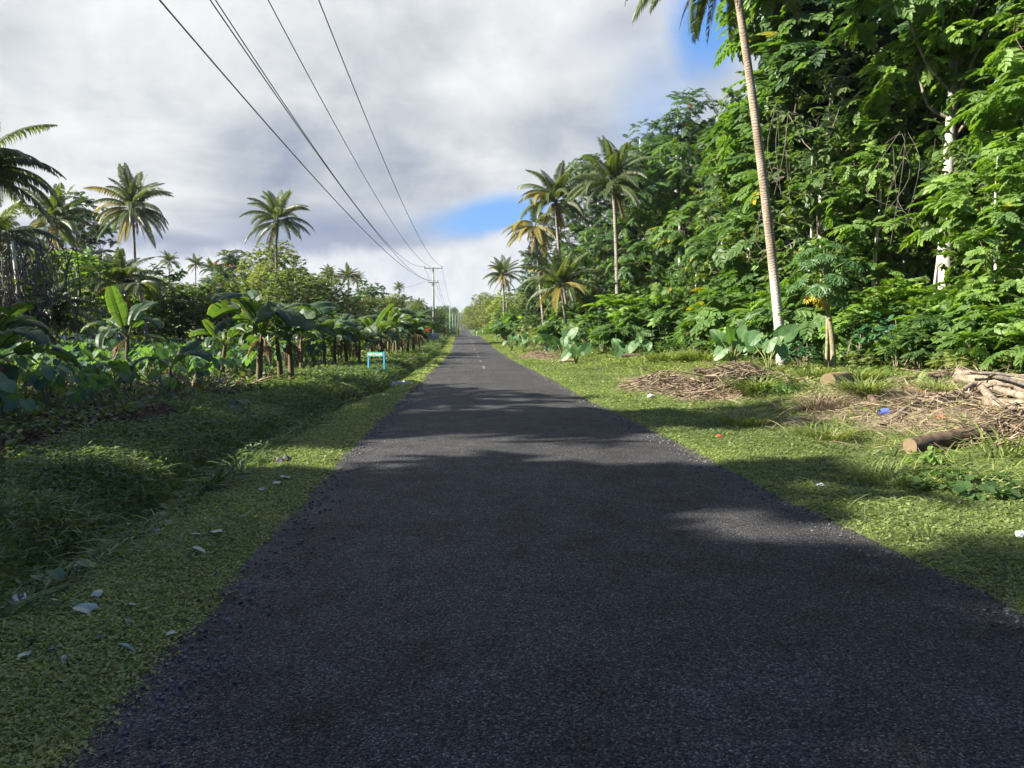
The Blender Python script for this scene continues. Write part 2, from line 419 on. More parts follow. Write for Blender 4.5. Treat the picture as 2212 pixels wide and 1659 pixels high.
# ------------------------------------------------------------------ leaf shapes (along +X, face up +Z, length 1)
def leaf_hex(w=.45, fold=.12, droop=.12):
    V = [(0, 0, 0), (.3, w/2, fold*w-droop*.09), (.72, w*.36, fold*w-droop*.52), (1, 0, -droop), (.72, -w*.36, fold*w-droop*.52), (.3, -w/2, fold*w-droop*.09)]
    return Geo(V, {4: [(0, 3, 2, 1), (0, 5, 4, 3)]})
def leaf_quad(w=.5, droop=.1):
    return Geo([(0, 0, 0), (.45, w/2, 0), (1, 0, -droop), (.45, -w/2, 0)], {4: [(0, 3, 2, 1)]})
def pinnate(n=5, L=.7, ll=.22, w=.5, droop=.3, seed=0, rach=.008, T=None):
    r = np.random.default_rng(seed); T = T or leaf_hex(w)
    D, U, S, P = [], [], [], []
    for i in range(n):
        s = .22+.78*(i/(n-.4)); px, pz = L*s*.95, -droop*L*s*s
        for sd in (-1, 1):
            a = sd*rad(72-34*s+r.uniform(-8, 8))
            D.append((math.cos(a), math.sin(a), -.22-.5*droop*s+r.uniform(-.12, .12))); U.append((0, -sd*.25+r.uniform(-.15, .15), 1))
            S.append(ll*(.72+.4*math.sin(PI*(.2+.62*s)))); P.append((px, 0, pz))
    D.append((1, 0, -.3-droop)); U.append((0, 0, 1)); S.append(ll*1.05); P.append((L*.95, 0, -droop*L))
    lf = T.inst(frames(np.array(D), np.array(U), np.array(S)), np.array(P), r.uniform(-.08, .08, len(P)))
    k = 4; x = np.linspace(0, L, k); z = -droop*L*(x/L)**2
    rv = [(x[i], y, z[i]+.003) for i in range(k) for y in (-rach, rach)]
    rc = Geo(rv, {4: [(2*i, 2*i+2, 2*i+3, 2*i+1) for i in range(k-1)]}, -.1)
    return join([lf, rc])
def sphere_dirs(n, zmin=-.5):
    d = []
    while len(d) < n:
        v = norm(RG.normal(size=(n*3, 3))); d.extend(v[v[:, 2] > zmin])
    return np.array(d[:n])
def crown(lobes, dens, T, k=5, scale=1.0, out=.45, lift=.05, zmin=-.55, spread=.28, tmean=.42, tvar=.2, upo=.75):
    """leaves on rosettes at the ends of twigs, over lobes [(centre, (rx, ry, rz))]"""
    D, U, S, P, tt = [], [], [], [], []
    tips = []
    for c, r in lobes:
        c = np.asarray(c, float); r = np.asarray(r if hasattr(r, '__len__') else (r, r, r), float)
        n = max(3, int(dens*4*PI*r.mean()**2*.75))
        d = sphere_dirs(n, zmin)
        q = c+d*r*(1-spread+spread*1.25*RG.random((n, 1))**.7)
        tips.append((c, q))
        lobe_t = RG.normal(0, tvar*.5)
        for j in range(n):
            kk = RG.integers(max(2, k-2), k+2)
            a0 = RG.random()*2*PI
            for i in range(kk):
                a = a0+2*PI*i/kk+RG.normal(0, .25)
                dd = np.array([math.cos(a), math.sin(a), 0])*.85+d[j]*out+np.array([0, 0, lift-.12+RG.normal(0, .32)])
                D.append(dd); U.append(np.array([0, 0, 1.0])+d[j]*upo+RG.normal(0, .34, 3)); S.append(scale*RG.uniform(.55, 1.3)); P.append(q[j])
                tt.append(tmean+lobe_t+RG.normal(0, tvar))
    tt = np.clip(tt, .02, 1.0)
    return T.inst(frames(np.array(D), np.array(U), np.array(S)), np.array(P), tt), tips
def woody(H, r0, tips, wob=.25, lean=(0, 0), twigs=.3, sides=8, seed=0, limbz=.3):
    r = np.random.default_rng(seed)
    k = 9; z = np.linspace(-.25, H, k)
    path = np.stack([lean[0]*(z/H)**1.2+np.cumsum(r.normal(0, wob*.35, k)), lean[1]*(z/H)**1.2+np.cumsum(r.normal(0, wob*.35, k)), z], -1)
    path[0, :2] = 0; path[1, :2] *= .2
    path = spline(path, 20)
    rr = r0*(1-.8*np.linspace(0, 1, 20)**1.15); rr[0] *= 1.5; rr[1] *= 1.15
    gs = [tube(path, rr, sides)]
    for c, q in tips:
        zc = max(limbz*H, c[2]-.9*math.hypot(c[0], c[1])-.3*r.random()-.8)
        i = int(np.clip(np.argmin(abs(path[:, 2]-min(zc, H*.93))), 1, 18))
        b = path[i]; mid = (b+c)/2+np.array([0, 0, -.15*np.linalg.norm(c-b)])+r.normal(0, .12, 3)
        rl = min(rr[i]*.55, r0*.35)
        gs.append(tube(spline([b, mid, c], 7), np.linspace(rl, rl*.35, 7), 5, False)); gs[-1].t += 60
        sel = q[r.random(len(q)) < twigs]
        for p in sel:
            gs.append(tube([c+(p-c)*.1, c+(p-c)*.55+r.normal(0, .08, 3), p], [rl*.3, rl*.2, .006], 3, False)); gs[-1].t += 60
    return join(gs)
def broadleaf(name, label, cat, H, r0, lobes, T, leaf, bark, dens=1.2, k=5, scale=1.0, wob=.25, lean=(0, 0), twigs=.3, flowers=0, seed=1, group=None, limbz=.3, **kw):
    root = thing(name, label, cat, group=group)
    cg, tips = crown(lobes, dens, T, k, scale, **kw)
    obj('trunk', mesh(name+'_trunk', woody(H, r0, tips, wob, lean, twigs, seed=seed, limbz=limbz), bark, True), root)
    obj('crown', mesh(name+'_crown', cg, leaf), root)
    if flowers:
        allq = np.concatenate([q for c, q in tips if c[2] > H*.35])
        pick = allq[RG.choice(len(allq), min(flowers, len(allq)), replace=False)]
        T2 = leaf_hex(.7, .2, .3); n = len(pick)*7
        d = norm(RG.normal(size=(n, 3))+np.array([0, 0, .7]))
        fl = T2.inst(frames(d, RG.normal(size=(n, 3)), RG.uniform(.09, .17, n)), np.repeat(pick, 7, 0)+np.array([0, 0, .12])+RG.normal(0, .07, (n, 3)), RG.random(n))
        obj('blossoms', mesh(name+'_blossoms', fl, M_ORG), root)
    return root
def lobes_tree(H, z0, R, n, seed, r=(1.1, 1.9), top=1.0, flat=.8, col=False):
    q = np.random.default_rng(seed); L = []
    for i in range(n):
        f = (i+.5)/n; z = z0+(H-z0)*f; a = i*2.4+q.uniform(-.4, .4)
        prof = math.sin(PI*min(1, .18+.75*f))**.8
        if col: prof = 1.0
        d = R*prof*q.uniform(.45, 1.0) if f < .93 else R*.15
        s = q.uniform(*r)*(1.0 if f < .8 else .8*top)
        L.append(((d*math.cos(a), d*math.sin(a), z), (s, s, s*flat)))
    return L

# ------------------------------------------------------------------ palms
def frond(e0, bend, L=1.0, n=46, seed=0, hang=.55, wid=.021, side=0.0, lr=.2, gap=0.0):
    """coconut frond of length 1 from the origin along +X, starting at elevation e0 (rad) and arching down by bend"""
    r = np.random.default_rng(seed)
    m = 26; s = np.linspace(0, 1, m); e = e0-bend*s**1.3
    ds = 1/(m-1)
    x = np.concatenate([[0], np.cumsum(np.cos((e[1:]+e[:-1])/2)*ds)]); z = np.concatenate([[0], np.cumsum(np.sin((e[1:]+e[:-1])/2)*ds)])
    y = side*s**2
    path = np.stack([x, y, z], -1)
    gs = [tube(path[::2], np.interp(s[::2], [0, .1, 1], [.014, .008, .0015]), 4, False)]
    gs[0].t[:] = .55
    V, Q, tt = [], [], []; o = 0
    for sd in (-1, 1):
        for i in range(n):
            if r.random() < gap: continue
            f = .16+.84*(i+.5*r.random())/n
            p = np.array([np.interp(f, s, path[:, c]) for c in range(3)])
            ee = np.interp(f, s, e)
            T = np.array([math.cos(ee), 0, math.sin(ee)]); N = np.array([-math.sin(ee), 0, math.cos(ee)])
            ln = lr*(math.sin(PI*min(1, .22+.74*f))**.7)*(1.0 if f < .9 else .75)*r.uniform(.88, 1.1)
            d1 = norm(T*(.45+.5*f)+np.array([0, sd, 0])*.85+N*.22+np.array([0, 0, -hang*.35]))
            d2 = norm(d1*.6+np.array([0, 0, -hang*1.2])+T*.15+r.normal(0, .06, 3))
            d3 = norm(d2*.5+np.array([0, 0, -hang*1.6])+r.normal(0, .05, 3))
            w = T*wid*.5
            a = p; b = p+d1*ln*.4; c = b+d2*ln*.35; t3 = c+d3*ln*.3
            V += [a-w*.6, a+w*.6, b-w, b+w, c-w*.7, c+w*.7, t3]
            Q.append([(o, o+1, o+3, o+2), (o+2, o+3, o+5, o+4), (o+4, o+5, o+6)])
            tt += [r.uniform(-.15, .15)+.4]*7; o += 7
    q4 = [x for g in Q for x in g[:2]]; q3 = [g[2] for g in Q]
    gs.append(Geo(V, {4: q4, 3: q3}, tt))
    return join(gs)
FR = {}
def frond_mesh(key, e0, bend, mat, **kw):
    FR[key] = (mesh('frond_'+key, frond(rad(e0), rad(bend), **kw), mat), e0)
for i, (e0, b) in enumerate([(84, 38), (72, 62), (58, 80), (44, 92), (28, 95), (12, 85), (-6, 70), (-28, 48)]):
    frond_mesh('g%d' % i, e0, b, M_PALM, seed=20+i, hang=.35+.06*i, side=(.12, -.15, .1, -.08, .14, -.1, .08, 0)[i])
for i, (e0, b) in enumerate([(60, 80), (30, 95), (0, 75), (-30, 45)]):
    frond_mesh('y%d' % i, e0, b, M_PYEL, seed=40+i, hang=.5+.05*i, side=.1)
for i, (e0, b) in enumerate([(-40, 40), (-62, 22)]):
    frond_mesh('d%d' % i, e0, b, M_DRY, seed=50+i, hang=.8, gap=.25, lr=.17)
def palm(label, base, top, trunk_r, L, mix, seed, bow=(0, 0), trunkmat=None, group=None, nuts=8, dead=3, cat='palm tree', sides=10, more=1.35, name='coconut_palm', yellow=0.0, thick=1.25):
    """base, top: world points. mix: list of (frond index, count)"""
    r = np.random.default_rng(seed)
    base = np.asarray(base, float); top = np.asarray(top, float)
    root = thing(name, label, cat, base, group=group)
    v = top-base; H = np.linalg.norm(v)
    t = np.linspace(0, 1, 26)[:, None]
    path = v*t+np.array([bow[0], bow[1], 0])*(4*t*(1-t))
    path[0] -= [0, 0, .3]
    rr = trunk_r*np.interp(t[:, 0], [0, .03, .12, 1], [thick*1.15, thick, 1.0, .72])
    obj('trunk', mesh('coconut_palm_trunk', tube(path, rr, sides), trunkmat or M_COCOF, True), root)
    ax = norm(path[-1]-path[-3])
    a = r.random()*6
    for k, c in mix:
        for i in range(int(round(c*more))):
            a += 2.399963+r.normal(0, .12)
            kk = int(np.clip(k+r.integers(-1, 2)*(r.random() < .35), 0, 7))
            key = 'g%d' % kk
            if r.random() < yellow*(.4+k*.12): key = 'y%d' % int(np.clip(kk//2, 0, 3))
            s = L*r.uniform(.86, 1.08)*(.9 if k == 0 else 1)
            o = obj('frond', FR[key][0], root, tuple(v+np.array([0, 0, .06])*0+ax*r.uniform(-.12, .12)), (r.normal(0, .12), r.normal(0, .05), a), s)
    for i in range(dead):
        obj('dry_frond', FR['d%d' % (i % 2)][0], root, tuple(v-ax*.25), (r.normal(0, .15), 0, r.random()*6.28), L*r.uniform(.55, .8))
    if nuts:
        gs = []
        for i in range(nuts):
            aa = r.random()*6.28
            gs.append(NUT.move(np.eye(3)*r.uniform(.75, 1.1), v+np.array([math.cos(aa)*.27, math.sin(aa)*.27, -.28-.25*r.random()])))
        obj('coconut_bunch', mesh('coconut_bunch', join(gs), M_COCN, True), root)
    return root
def ico(r=1.0, sub=2, squash=1.0):
    import bmesh
    bm = bmesh.new(); bmesh.ops.create_icosphere(bm, subdivisions=sub, radius=r)
    V = np.array([v.co[:] for v in bm.verts]); F = np.array([[v.index for v in f.verts] for f in bm.faces]); bm.free()
    V[:, 2] *= squash
    return Geo(V, {3: F})
NUT = ico(.13, 1, 1.25)

# ------------------------------------------------------------------ banana, taro, elephant ear, papaya
def banana_leaf(e0, bend, L=2.1, w=.31, seed=0, tear=.5, roll=0.0):
    r = np.random.default_rng(seed)
    m = 30; s = np.linspace(0, 1, m); pet = .2
    e = e0-bend*s**1.6
    x = np.concatenate([[0], np.cumsum(np.cos(e[1:])*L/(m-1))]); z = np.concatenate([[0], np.cumsum(np.sin(e[1:])*L/(m-1))])
    path = np.stack([x, .06*L*roll*s**2, z], -1)
    g = [tube(path[::3], np.interp(s[::3], [0, .2, 1], [.03, .019, .004]), 5, False)]; g[0].t[:] = .95
    V, Q, tt = [], [], []; o = 0
    for sd in (-1, 1):
        nseg = 26; da = r.normal(0, .1)
        group_drop = 0; left = 0
        for i in range(nseg):
            f0 = pet+(1-pet)*i/nseg; f1 = pet+(1-pet)*(i+1)/nseg
            if left <= 0:
                left = r.integers(2, 7); group_drop = r.normal(.22, .42)*tear; gap = .8*r.random()*tear
                f0 += (f1-f0)*gap
            left -= 1
            def wd(f): return w*(max(0, math.sin(PI*min(1.0, ((f-pet)/(1-pet))*.93+.035)))**.45)
            prev = None
            cols = []
            for f in (f0, f1):
                p = np.array([np.interp(f, s, path[:, c]) for c in range(3)]); ee = np.interp(f, s, e)
                N = np.array([-math.sin(ee), 0, math.cos(ee)]); S = np.array([.12*math.cos(ee), sd, .12*math.sin(ee)])
                a1 = .30+group_drop*.3; a2 = .0-group_drop
                q1 = p+(S*math.cos(a1)+N*math.sin(a1))*wd(f)*.5
                q2 = q1+(S*math.cos(a2)+N*math.sin(a2))*wd(f)*.5
                q3 = q2+(S*math.cos(a2-.6-group_drop)+N*math.sin(a2-.6-group_drop))*wd(f)*.28
                cols.append([p, q1, q2, q3])
            V += cols[0]+cols[1]
            for c in range(3):
                Q.append((o+c, o+4+c, o+5+c, o+1+c) if sd > 0 else (o+c, o+1+c, o+5+c, o+4+c))
            b_ = .4+r.normal(0, .06); e_ = 1.3 if r.random() < .12+.25*tear else b_
            tt += [b_, b_, b_, e_, b_, b_, b_, e_]; o += 8
    g.append(Geo(V, {4: Q}, tt))
    return join(g)
BL = {}
for i, (e0, b, tear, roll) in enumerate([(74, 40, .35, .8), (74, 74, .5, -.9), (66, 105, .5, .8), (54, 110, .8, -.6), (40, 100, 1.0, .5), (15, 80, 1.2, -.4)]):
    BL[i] = mesh('banana_leaf', banana_leaf(rad(e0), rad(b), w=.24 if i == 0 else .31, seed=60+i, tear=tear, roll=roll), M_BAN)
BL['dead'] = mesh('banana_dead_leaf', banana_leaf(rad(-35), rad(50), L=1.3, w=.14, seed=70, tear=1.8), M_DRY)
def banana(label, x, y, H, seed, mix=((0, 1), (1, 2), (2, 2), (3, 2), (4, 1)), dead=2, group=None, ls=1.0, stem=.56, a0=None, name='banana_plant', lean=0.06):
    r = np.random.default_rng(seed)
    root = thing(name, label, 'banana plant', (x, y, g1(x, y)), group=group)
    hs = H*stem; lx, ly = r.normal(0, lean, 2)*hs
    path = spline([(0, 0, -.15), (lx*.2, ly*.2, hs*.4), (lx*.7, ly*.7, hs*.8), (lx, ly, hs)], 9)
    k = H/3.0
    obj('stem', mesh('banana_stem', tube(path, np.linspace(.115, .055, 9)*k**.6, 8), M_BSTEM, True), root)
    a = r.random()*6 if a0 is None else a0
    for kind, n in mix:
        for i in range(n):
            a += 2.3999+r.normal(0, .25)
            obj('leaf', BL[kind], root, (lx, ly, hs-.03-.1*r.random()), (r.normal(0, .3), r.normal(0, .12), a), k*ls*r.uniform(.8, 1.15))
    for i in range(dead):
        obj('dead_leaf', BL['dead'], root, (lx, ly, hs*.92), (0, 0, r.random()*6.28), k*r.uniform(.6, 1.0))
    return root
def heart_leaf(n=9, w=.78, cup=.1, wave=.0, seed=0, ribs=0):
    """heart shaped blade; stalk joins at the origin, tip at +X (length 1 in all)"""
    r = np.random.default_rng(seed)
    th = np.linspace(-PI, PI, 2*n+1)
    pts = []
    for a in th:
        u = abs(a)/PI           # 0 at the tip, 1 at the notch
        if u < .55: q = u/.55; X = .70*(1-q**1.5); Y = .5*w*math.sin(q*PI/2)**.9
        elif u < .86: q = (u-.55)/.31; X = -.28*q**1.1; Y = .5*w*(1-.45*q**2)
        else: q = (u-.86)/.14; X = -.28+.22*q; Y = .5*w*.55*(1-q)
        pts.append((X, math.copysign(Y, a) if abs(a) > 1e-6 else 0))
    V = [(0, 0, 0)]; F3 = []; F4 = []
    m = len(pts)
    for f in (.5, 1.0):
        for i, (X, Y) in enumerate(pts):
            rr = math.hypot(X, Y)*f
            rib = ribs*(1 if i % 2 else -1)*f
            V.append((X*f, Y*f, cup*abs(Y)*f*1.2-cup*1.6*(X*f)**2*(X > 0)+wave*r.normal()*f+rib))
    for i in range(m-1):
        F3.append((0, 1+i, 2+i)); F4.append((1+i, 1+m+i, 2+m+i, 2+i))
    return Geo(V, {3: F3, 4: F4})
HL = heart_leaf()
def taro_geo(seed, n=6, h=.8, ls=.42, lowsplay=.35):
    r = np.random.default_rng(seed); st, lf = [], []
    for i in range(n):
        a = i*2.4+r.normal(0, .3); hh = h*r.uniform(.6, 1.05); d = lowsplay*h*r.uniform(.5, 1.2)
        tip = np.array([math.cos(a)*d, math.sin(a)*d, hh])
        st.append(tube(spline([(0, 0, -.05), tip*[.35, .35, .6], tip], 5), [.02, .016, .012, .009, .006], 4, False))
        D = np.array([[math.cos(a), math.sin(a), -1.15+r.normal(0, .45)]]); U = np.array([[math.cos(a)*.5, math.sin(a)*.5, 1.0]])
        lf.append(HL.inst(frames(D, U, np.array([ls*r.uniform(.75, 1.25)])), tip[None], np.array([np.clip(r.normal(.45, .22), 0, 1)])))
    return join(st), join(lf)
def taro_pool(k):
    out = []
    for i in range(k):
        s, l = taro_geo(100+i, n=5+i % 4, h=.7+.12*(i % 4), ls=.30+.05*(i % 3))
        root = thing('taro_plant', 'taro plant', 'taro plant')
        obj('stalks', mesh('taro_stalks', s, M_STEM), root); obj('leaves', mesh('taro_leaves', l, M_TARO), root)
        out.append(Pool(root))
    return out
EL = mesh('elephant_ear_blade', heart_leaf(13, .74, .12, .006, 5, .0035), M_EAR)
EL2 = mesh('elephant_ear_blade_folded', heart_leaf(13, .68, .34, .008, 6, .004), M_EAR)
def elephant_ear(label, x, y, n, h, ls, seed, group=None, rz=0, face=True):
    r = np.random.default_rng(seed)
    root = thing('elephant_ear_plant', label, 'elephant ear plant', (x, y, g1(x, y)), group=group)
    for i in range(n):
        a = i*2.4+r.normal(0, .25)+rz; hh = h*r.uniform(.55, 1.0); d = .38*h*r.uniform(.6, 1.3)
        tip = np.array([math.cos(a)*d, math.sin(a)*d, hh])
        lf = obj('leaf', EL if i % 3 else EL2, root, tuple(tip))
        D = norm(np.array([math.cos(a)*.75, math.sin(a)*.45, r.choice([-.9, -.5, .9, .6, 1.1])]))
        M = frames(D[None], np.array([[-.5+r.normal(0, .3), -.8, .55]]))[0]
        lf.rotation_euler = Matrix(M.tolist()).to_euler(); s = ls*r.uniform(.7, 1.15); lf.scale = (s, s, s)
        obj('stalk', mesh('elephant_ear_stalk', tube(spline([(0, 0, -.05), tip*[.3, .3, .55], tip], 7), np.linspace(.035, .013, 7), 6, False), M_STEM, True), root)
    return root
def papaya_leaf():
    gs = []
    for i, a in enumerate(np.linspace(-2.5, 2.5, 9)):
        L = 1-.42*(abs(a)/2.5)
        l = leaf_hex(.28, .1, .25)
        gs.append(l.inst(frames(np.array([[math.cos(a), math.sin(a), -.1]]), np.array([[0, 0, 1.]]), np.array([L])), np.zeros((1, 3))))
        for f, sd in ((.45, 1), (.45, -1), (.68, 1), (.68, -1)):
            b = a+sd*.75; P = np.array([[math.cos(a)*L*f, math.sin(a)*L*f, -.1*L*f-.03]])
            gs.append(l.inst(frames(np.array([[math.cos(b), math.sin(b), -.3]]), np.array([[0, 0, 1.]]), np.array([L*.38])), P))
    g = join(gs); g.t += .4
    return g
PL = papaya_leaf()
PLM = mesh('papaya_leaf', PL, M_PAP); PLY = mesh('papaya_yellow_leaf', PL, M_YOUNG)
def papaya(label, x, y, H, seed):
    r = np.random.default_rng(seed)
    root = thing('papaya_tree', label, 'papaya tree', (x, y, g1(x, y)))
    tr = tube(spline([(.12, 0, -.2), (.02, 0, H*.3), (-.22, .05, H*.7), (-.3, 0, H*.93)], 12), np.linspace(.115, .05, 12), 9)
    obj('trunk', mesh('papaya_trunk', tr, M_PAPB, True), root)
    tr2 = tube(spline([(-.14, .02, -.2), (-.12, .02, H*.25), (-.13, .05, H*.5)], 8), np.linspace(.06, .045, 8), 7)
    obj('side_trunk', mesh('papaya_side_trunk', tr2, M_PAPB, True), root)
    top = np.array([-.3, 0, H*.9])
    for i in range(26):
        f = i/25; a = i*2.4; e = rad(78-115*f+r.normal(0, 8)); L = .55+.5*math.sin(PI*min(1, .3+f*.7))
        b = top+np.array([0, 0, -.45*f*H*.35])
        tip = b+np.array([math.cos(a)*math.cos(e), math.sin(a)*math.cos(e), math.sin(e)])*L
        mid = (b+tip)/2+np.array([0, 0, .08])
        yl = f > .93
        lf = obj('leaf' if not yl else 'yellow_leaf', PLY if yl else PLM, root, tuple(tip))
        D = norm(np.array([math.cos(a), math.sin(a), -.35-.5*f])); M = frames(D[None], np.array([[0, 0, 1.]]))[0]
        lf.rotation_euler = Matrix(M.tolist()).to_euler(); s = r.uniform(.42, .62)*(1-.25*(f < .15)); lf.scale = (s, s, s)
        st = obj('leaf_stalk', mesh('papaya_leaf_stalk', tube([b, mid, tip], [.016, .012, .007], 4, False), M_STEM), root)
    gs = [NUT.move(np.diag([.5, .5, .62]), top+np.array([math.cos(k*2.1)*.1, math.sin(k*2.1)*.1, -.12-.06*k])) for k in range(7)]
    obj('fruit_cluster', mesh('papaya_fruit', join(gs), M_FRUIT, True), root)
    return root

# ================================================================== SETTING
def mesh_grid(name, X, Y, Z, mat, tint=None, straw=None, smooth=True):
    ny, nx = X.shape
    i = np.arange(ny-1)[:, None]*nx+np.arange(nx-1)[None]
    F = np.stack([i, i+1, i+nx+1, i+nx], -1).reshape(-1, 4)
    g = Geo(np.stack([X, Y, Z], -1).reshape(-1, 3), {4: F}, None if tint is None else tint.ravel())
    me = mesh(name, g, mat, smooth)
    if straw is not None:
        a = me.attributes.new('straw', 'FLOAT', 'POINT'); a.data.foreach_set('value', straw.ravel().astype(np.float32))
    return me
ys = np.concatenate([np.arange(-110, -10, 4), np.arange(-10, 1, .5), np.arange(1, 30, .22), np.arange(30, 70, .6), np.arange(70, 160, 1.5), np.arange(160, 420, 5), np.arange(420, 1700, 16)])
dxs = np.concatenate([[-600, -350, -200, -130, -90, -65], np.arange(-50, -14, 2), np.arange(-14, -8, .5), np.arange(-8, -2.2, .15), [-2.1, -1, 0, 1, 2.1], np.arange(2.25, 6, .16), np.arange(6, 16, .3), np.arange(16, 50, 2), [60, 85, 120, 200, 350, 600]])
YY, DX = np.meshgrid(ys, dxs, indexing='ij'); XX = xc(YY)+DX
ZZ = G(XX, YY)
FE_Y = [-100, 0, 15, 25, 35, 45, 60, 100, 140, 400, 1600]
FE_X = [13.6, 13.4, 13.2, 12.8, 11.2, 9.6, 10.2, 11.2, 11, 14.3, 30]
def fedge(y): return np.interp(y, FE_Y, FE_X)
soil = np.clip((-DX-6.4-np.clip((YY-14)/14, 0, 1)*.9+.8*(vnoise(YY*.5, YY*0)-.5))*1.2, 0, 1)*np.clip((140-YY)/60, .3, 1)
soil = np.maximum(soil, np.clip((XX-fedge(YY)+.6)*.8, 0, 1)*.95*np.clip((130-YY)/30, 0, 1))
soil *= np.clip((190-YY)/60, 0, 1)
soil = np.maximum(soil, .55*np.exp(-((DX+4.35+np.clip((14-YY)/14, -1, 0)*-.0)/.45)**2))
def strawmask(x, y):
    m = np.zeros_like(x)
    for (cx, cy, sx, sy, h) in HEAPS:
        m = np.maximum(m, 1.15*np.exp(-((x-cx)/(sx*1.25))**2-((y-cy)/(sy*1.2))**2))
    for cx, cy, sx, sy, k in ((8.9, 11.6, 1.9, 1.5, 1.1), (10, 14, 2.6, 2.0, 1.0), (7.6, 13.2, 1.4, .7, .8), (gx(1500, 25), 25, 2.5, 1.6, .7), (gx(1150, 60), 60, 1.5, 6, .6)):
        m = np.maximum(m, k*np.exp(-((x-cx)/sx)**2-((y-cy)/sy)**2))
    return m
straw = strawmask(XX, YY)
straw = np.maximum(straw, .62*np.clip(1-abs(DX+8.0)/1.3, 0, 1)*np.clip((YY-17)/4, 0, 1)*np.clip((34-YY)/6, 0, 1))
obj('ground', mesh_grid('ground', XX, YY, ZZ, M_GROUND, soil, straw), kind='structure')

# road: ragged edges, slight crown
ry = np.concatenate([np.arange(-100, -4, 3), np.arange(-4, 0, .5), np.arange(0, 40, .12), np.arange(40, 90, .5), np.arange(90, 160, 1.5), np.arange(160, 420, 5), np.arange(420, 1480, 14)])
q = np.array([-1, -.985, -.95, -.88, -.7, -.45, -.2, 0, .2, .45, .7, .88, .95, .985, 1])
RY, Q = np.meshgrid(ry, q, indexing='ij')
far = np.clip((90-RY)/60, 0, 1)
edge = HW+(.5*(fbm(RY*1.1, RY*0+np.where(Q < 0, 3, 40), 4)-.47))*(.3+.7*far)
edge += np.where(Q > 0, .5*np.clip((RY-100)/15, 0, 1)*np.clip((150-RY)/15, 0, 1), 0)
RX = xc(RY)+Q*edge
RZ = zr(RY)+.035*(1-Q**2)-.02+.02*(vnoise(RX*.4, RY*.25)-.5)*far+np.where(abs(Q) > .99, -.035, 0)
obj('road', mesh_grid('road', RX, RY, RZ, M_ROAD, abs(Q)), kind='structure')
def road_z(x, y):
    qq = (x-xc(y))/HW
    return float(zr(y)+.035*(1-qq**2)-.02+.02*(vnoise(x*.4, y*.25)-.5)*np.clip((90-y)/60, 0, 1))
V, F, o = [], [], 0
yd = 37.0
while yd < 1100:
    L = 3.0 if yd < 220 else 9.0
    n = 6; cx0 = .1
    for i in range(n+1):
        y = yd+L*i/n; x0 = float(xc(y))+cx0; w = .055 if yd < 220 else .08
        for sx in (-w, w): V.append((x0+sx, y, road_z(x0+sx, y)+.006+.00004*max(0, yd-60)))
    for i in range(n): F.append((o+2*i, o+2*i+1, o+2*i+3, o+2*i+2))
    o += 2*(n+1); yd += 10.2 if yd < 200 else 24
obj('road_markings', mesh('road_markings', Geo(V, {4: F}), M_PAINT), kind='structure')

PEB = []
for sd in (-1, 1):
    n = 1500; y = 1.4*(45/1.4)**RG.random(n); x = xc(y)+sd*(HW-.28+RG.normal(.05, .16, n))
    z = np.array([max(road_z(a, b) if abs(a-float(xc(b))) < HW-.1 else -9, g1(a, b)) for a, b in zip(x, y)])+.004
    PEB.append(ico(1, 1, .6).inst(frames(RG.normal(size=(n, 3)), np.array([0, 0, 1.]), RG.uniform(.004, .012, n)*(1+y/14)), np.stack([x, y, z], -1), RG.random(n)))
obj('loose_gravel', mesh('loose_gravel', join(PEB), M_GRIT), kind='stuff')

# ================================================================== GRASS (nobody could count it)
BLADE = Geo([(0, -.5, 0), (0, .5, 0), (.5, -.4, .03), (.5, .4, .03), (.85, -.22, -.02), (.85, .22, -.02), (1, 0, -.1)], {4: [(0, 1, 3, 2), (2, 3, 5, 4)], 3: [(4, 5, 6)]})
def blade(w, curl=.25):
    V = BLADE.V*np.array([1, w, 1]); V[:, 2] -= curl*V[:, 0]**2
    return Geo(V, BLADE.F, 0)
def samp(n, y0, y1, p, xa, xb):
    u = RG.random(n)
    if abs(p-1) < 1e-3: y = y0*(y1/y0)**u
    else: y = (y0**(1-p)+u*(y1**(1-p)-y0**(1-p)))**(1/(1-p))
    a, b = xa(y), xb(y)
    return a+(b-a)*RG.random(n), y
def strew(x, y, T, size, tilt=.8, rise=1.0, t0=.42, tv=.2, zoff=0.0, flat=False, patch=.38):
    n = len(x); a = RG.random(n)*2*PI
    d = np.stack([np.cos(a)*tilt, np.sin(a)*tilt, np.abs(RG.normal(rise, .3, n))], -1)
    up = np.stack([np.cos(a)*-.3, np.sin(a)*-.3, np.ones(n)], -1)+RG.normal(0, .35, (n, 3))
    tt = np.clip(t0+.5*RG.random(n)**.5*np.exp(-np.maximum(np.abs(x-xc(y))-HW+.02, 0)/.11)*(RG.random(n) < .75)+patch*(fbm(x*.7, y*.7)-.47)*2+RG.normal(0, tv, n), 0, 1)
    return T.inst(frames(d, up, size), np.stack([x, y, G(x, y)+zoff], -1), tt)
def big(y, k=9.0): return 1+np.maximum(0, y-3)/k
gL = []
x, y = samp(95000, 1.35, 150, 1.25, lambda y: xc(y)-3.9, lambda y: xc(y)-2.3)
keep = RG.random(len(x)) < np.clip((-(x-xc(y))-2.42-.45*fbm(y*.9, y*0+8)+.12)*4, 0, 1); x, y = x[keep], y[keep]
gL.append(strew(x, y, leaf_quad(.75, .1), .019*big(y, 11)*RG.uniform(.6, 1.5, len(x)), tilt=1.1, rise=.55, zoff=.012*RG.random(len(x))*2, t0=.40))
x, y = samp(26000, 1.35, 120, 1.25, lambda y: xc(y)-3.95, lambda y: xc(y)-2.4)
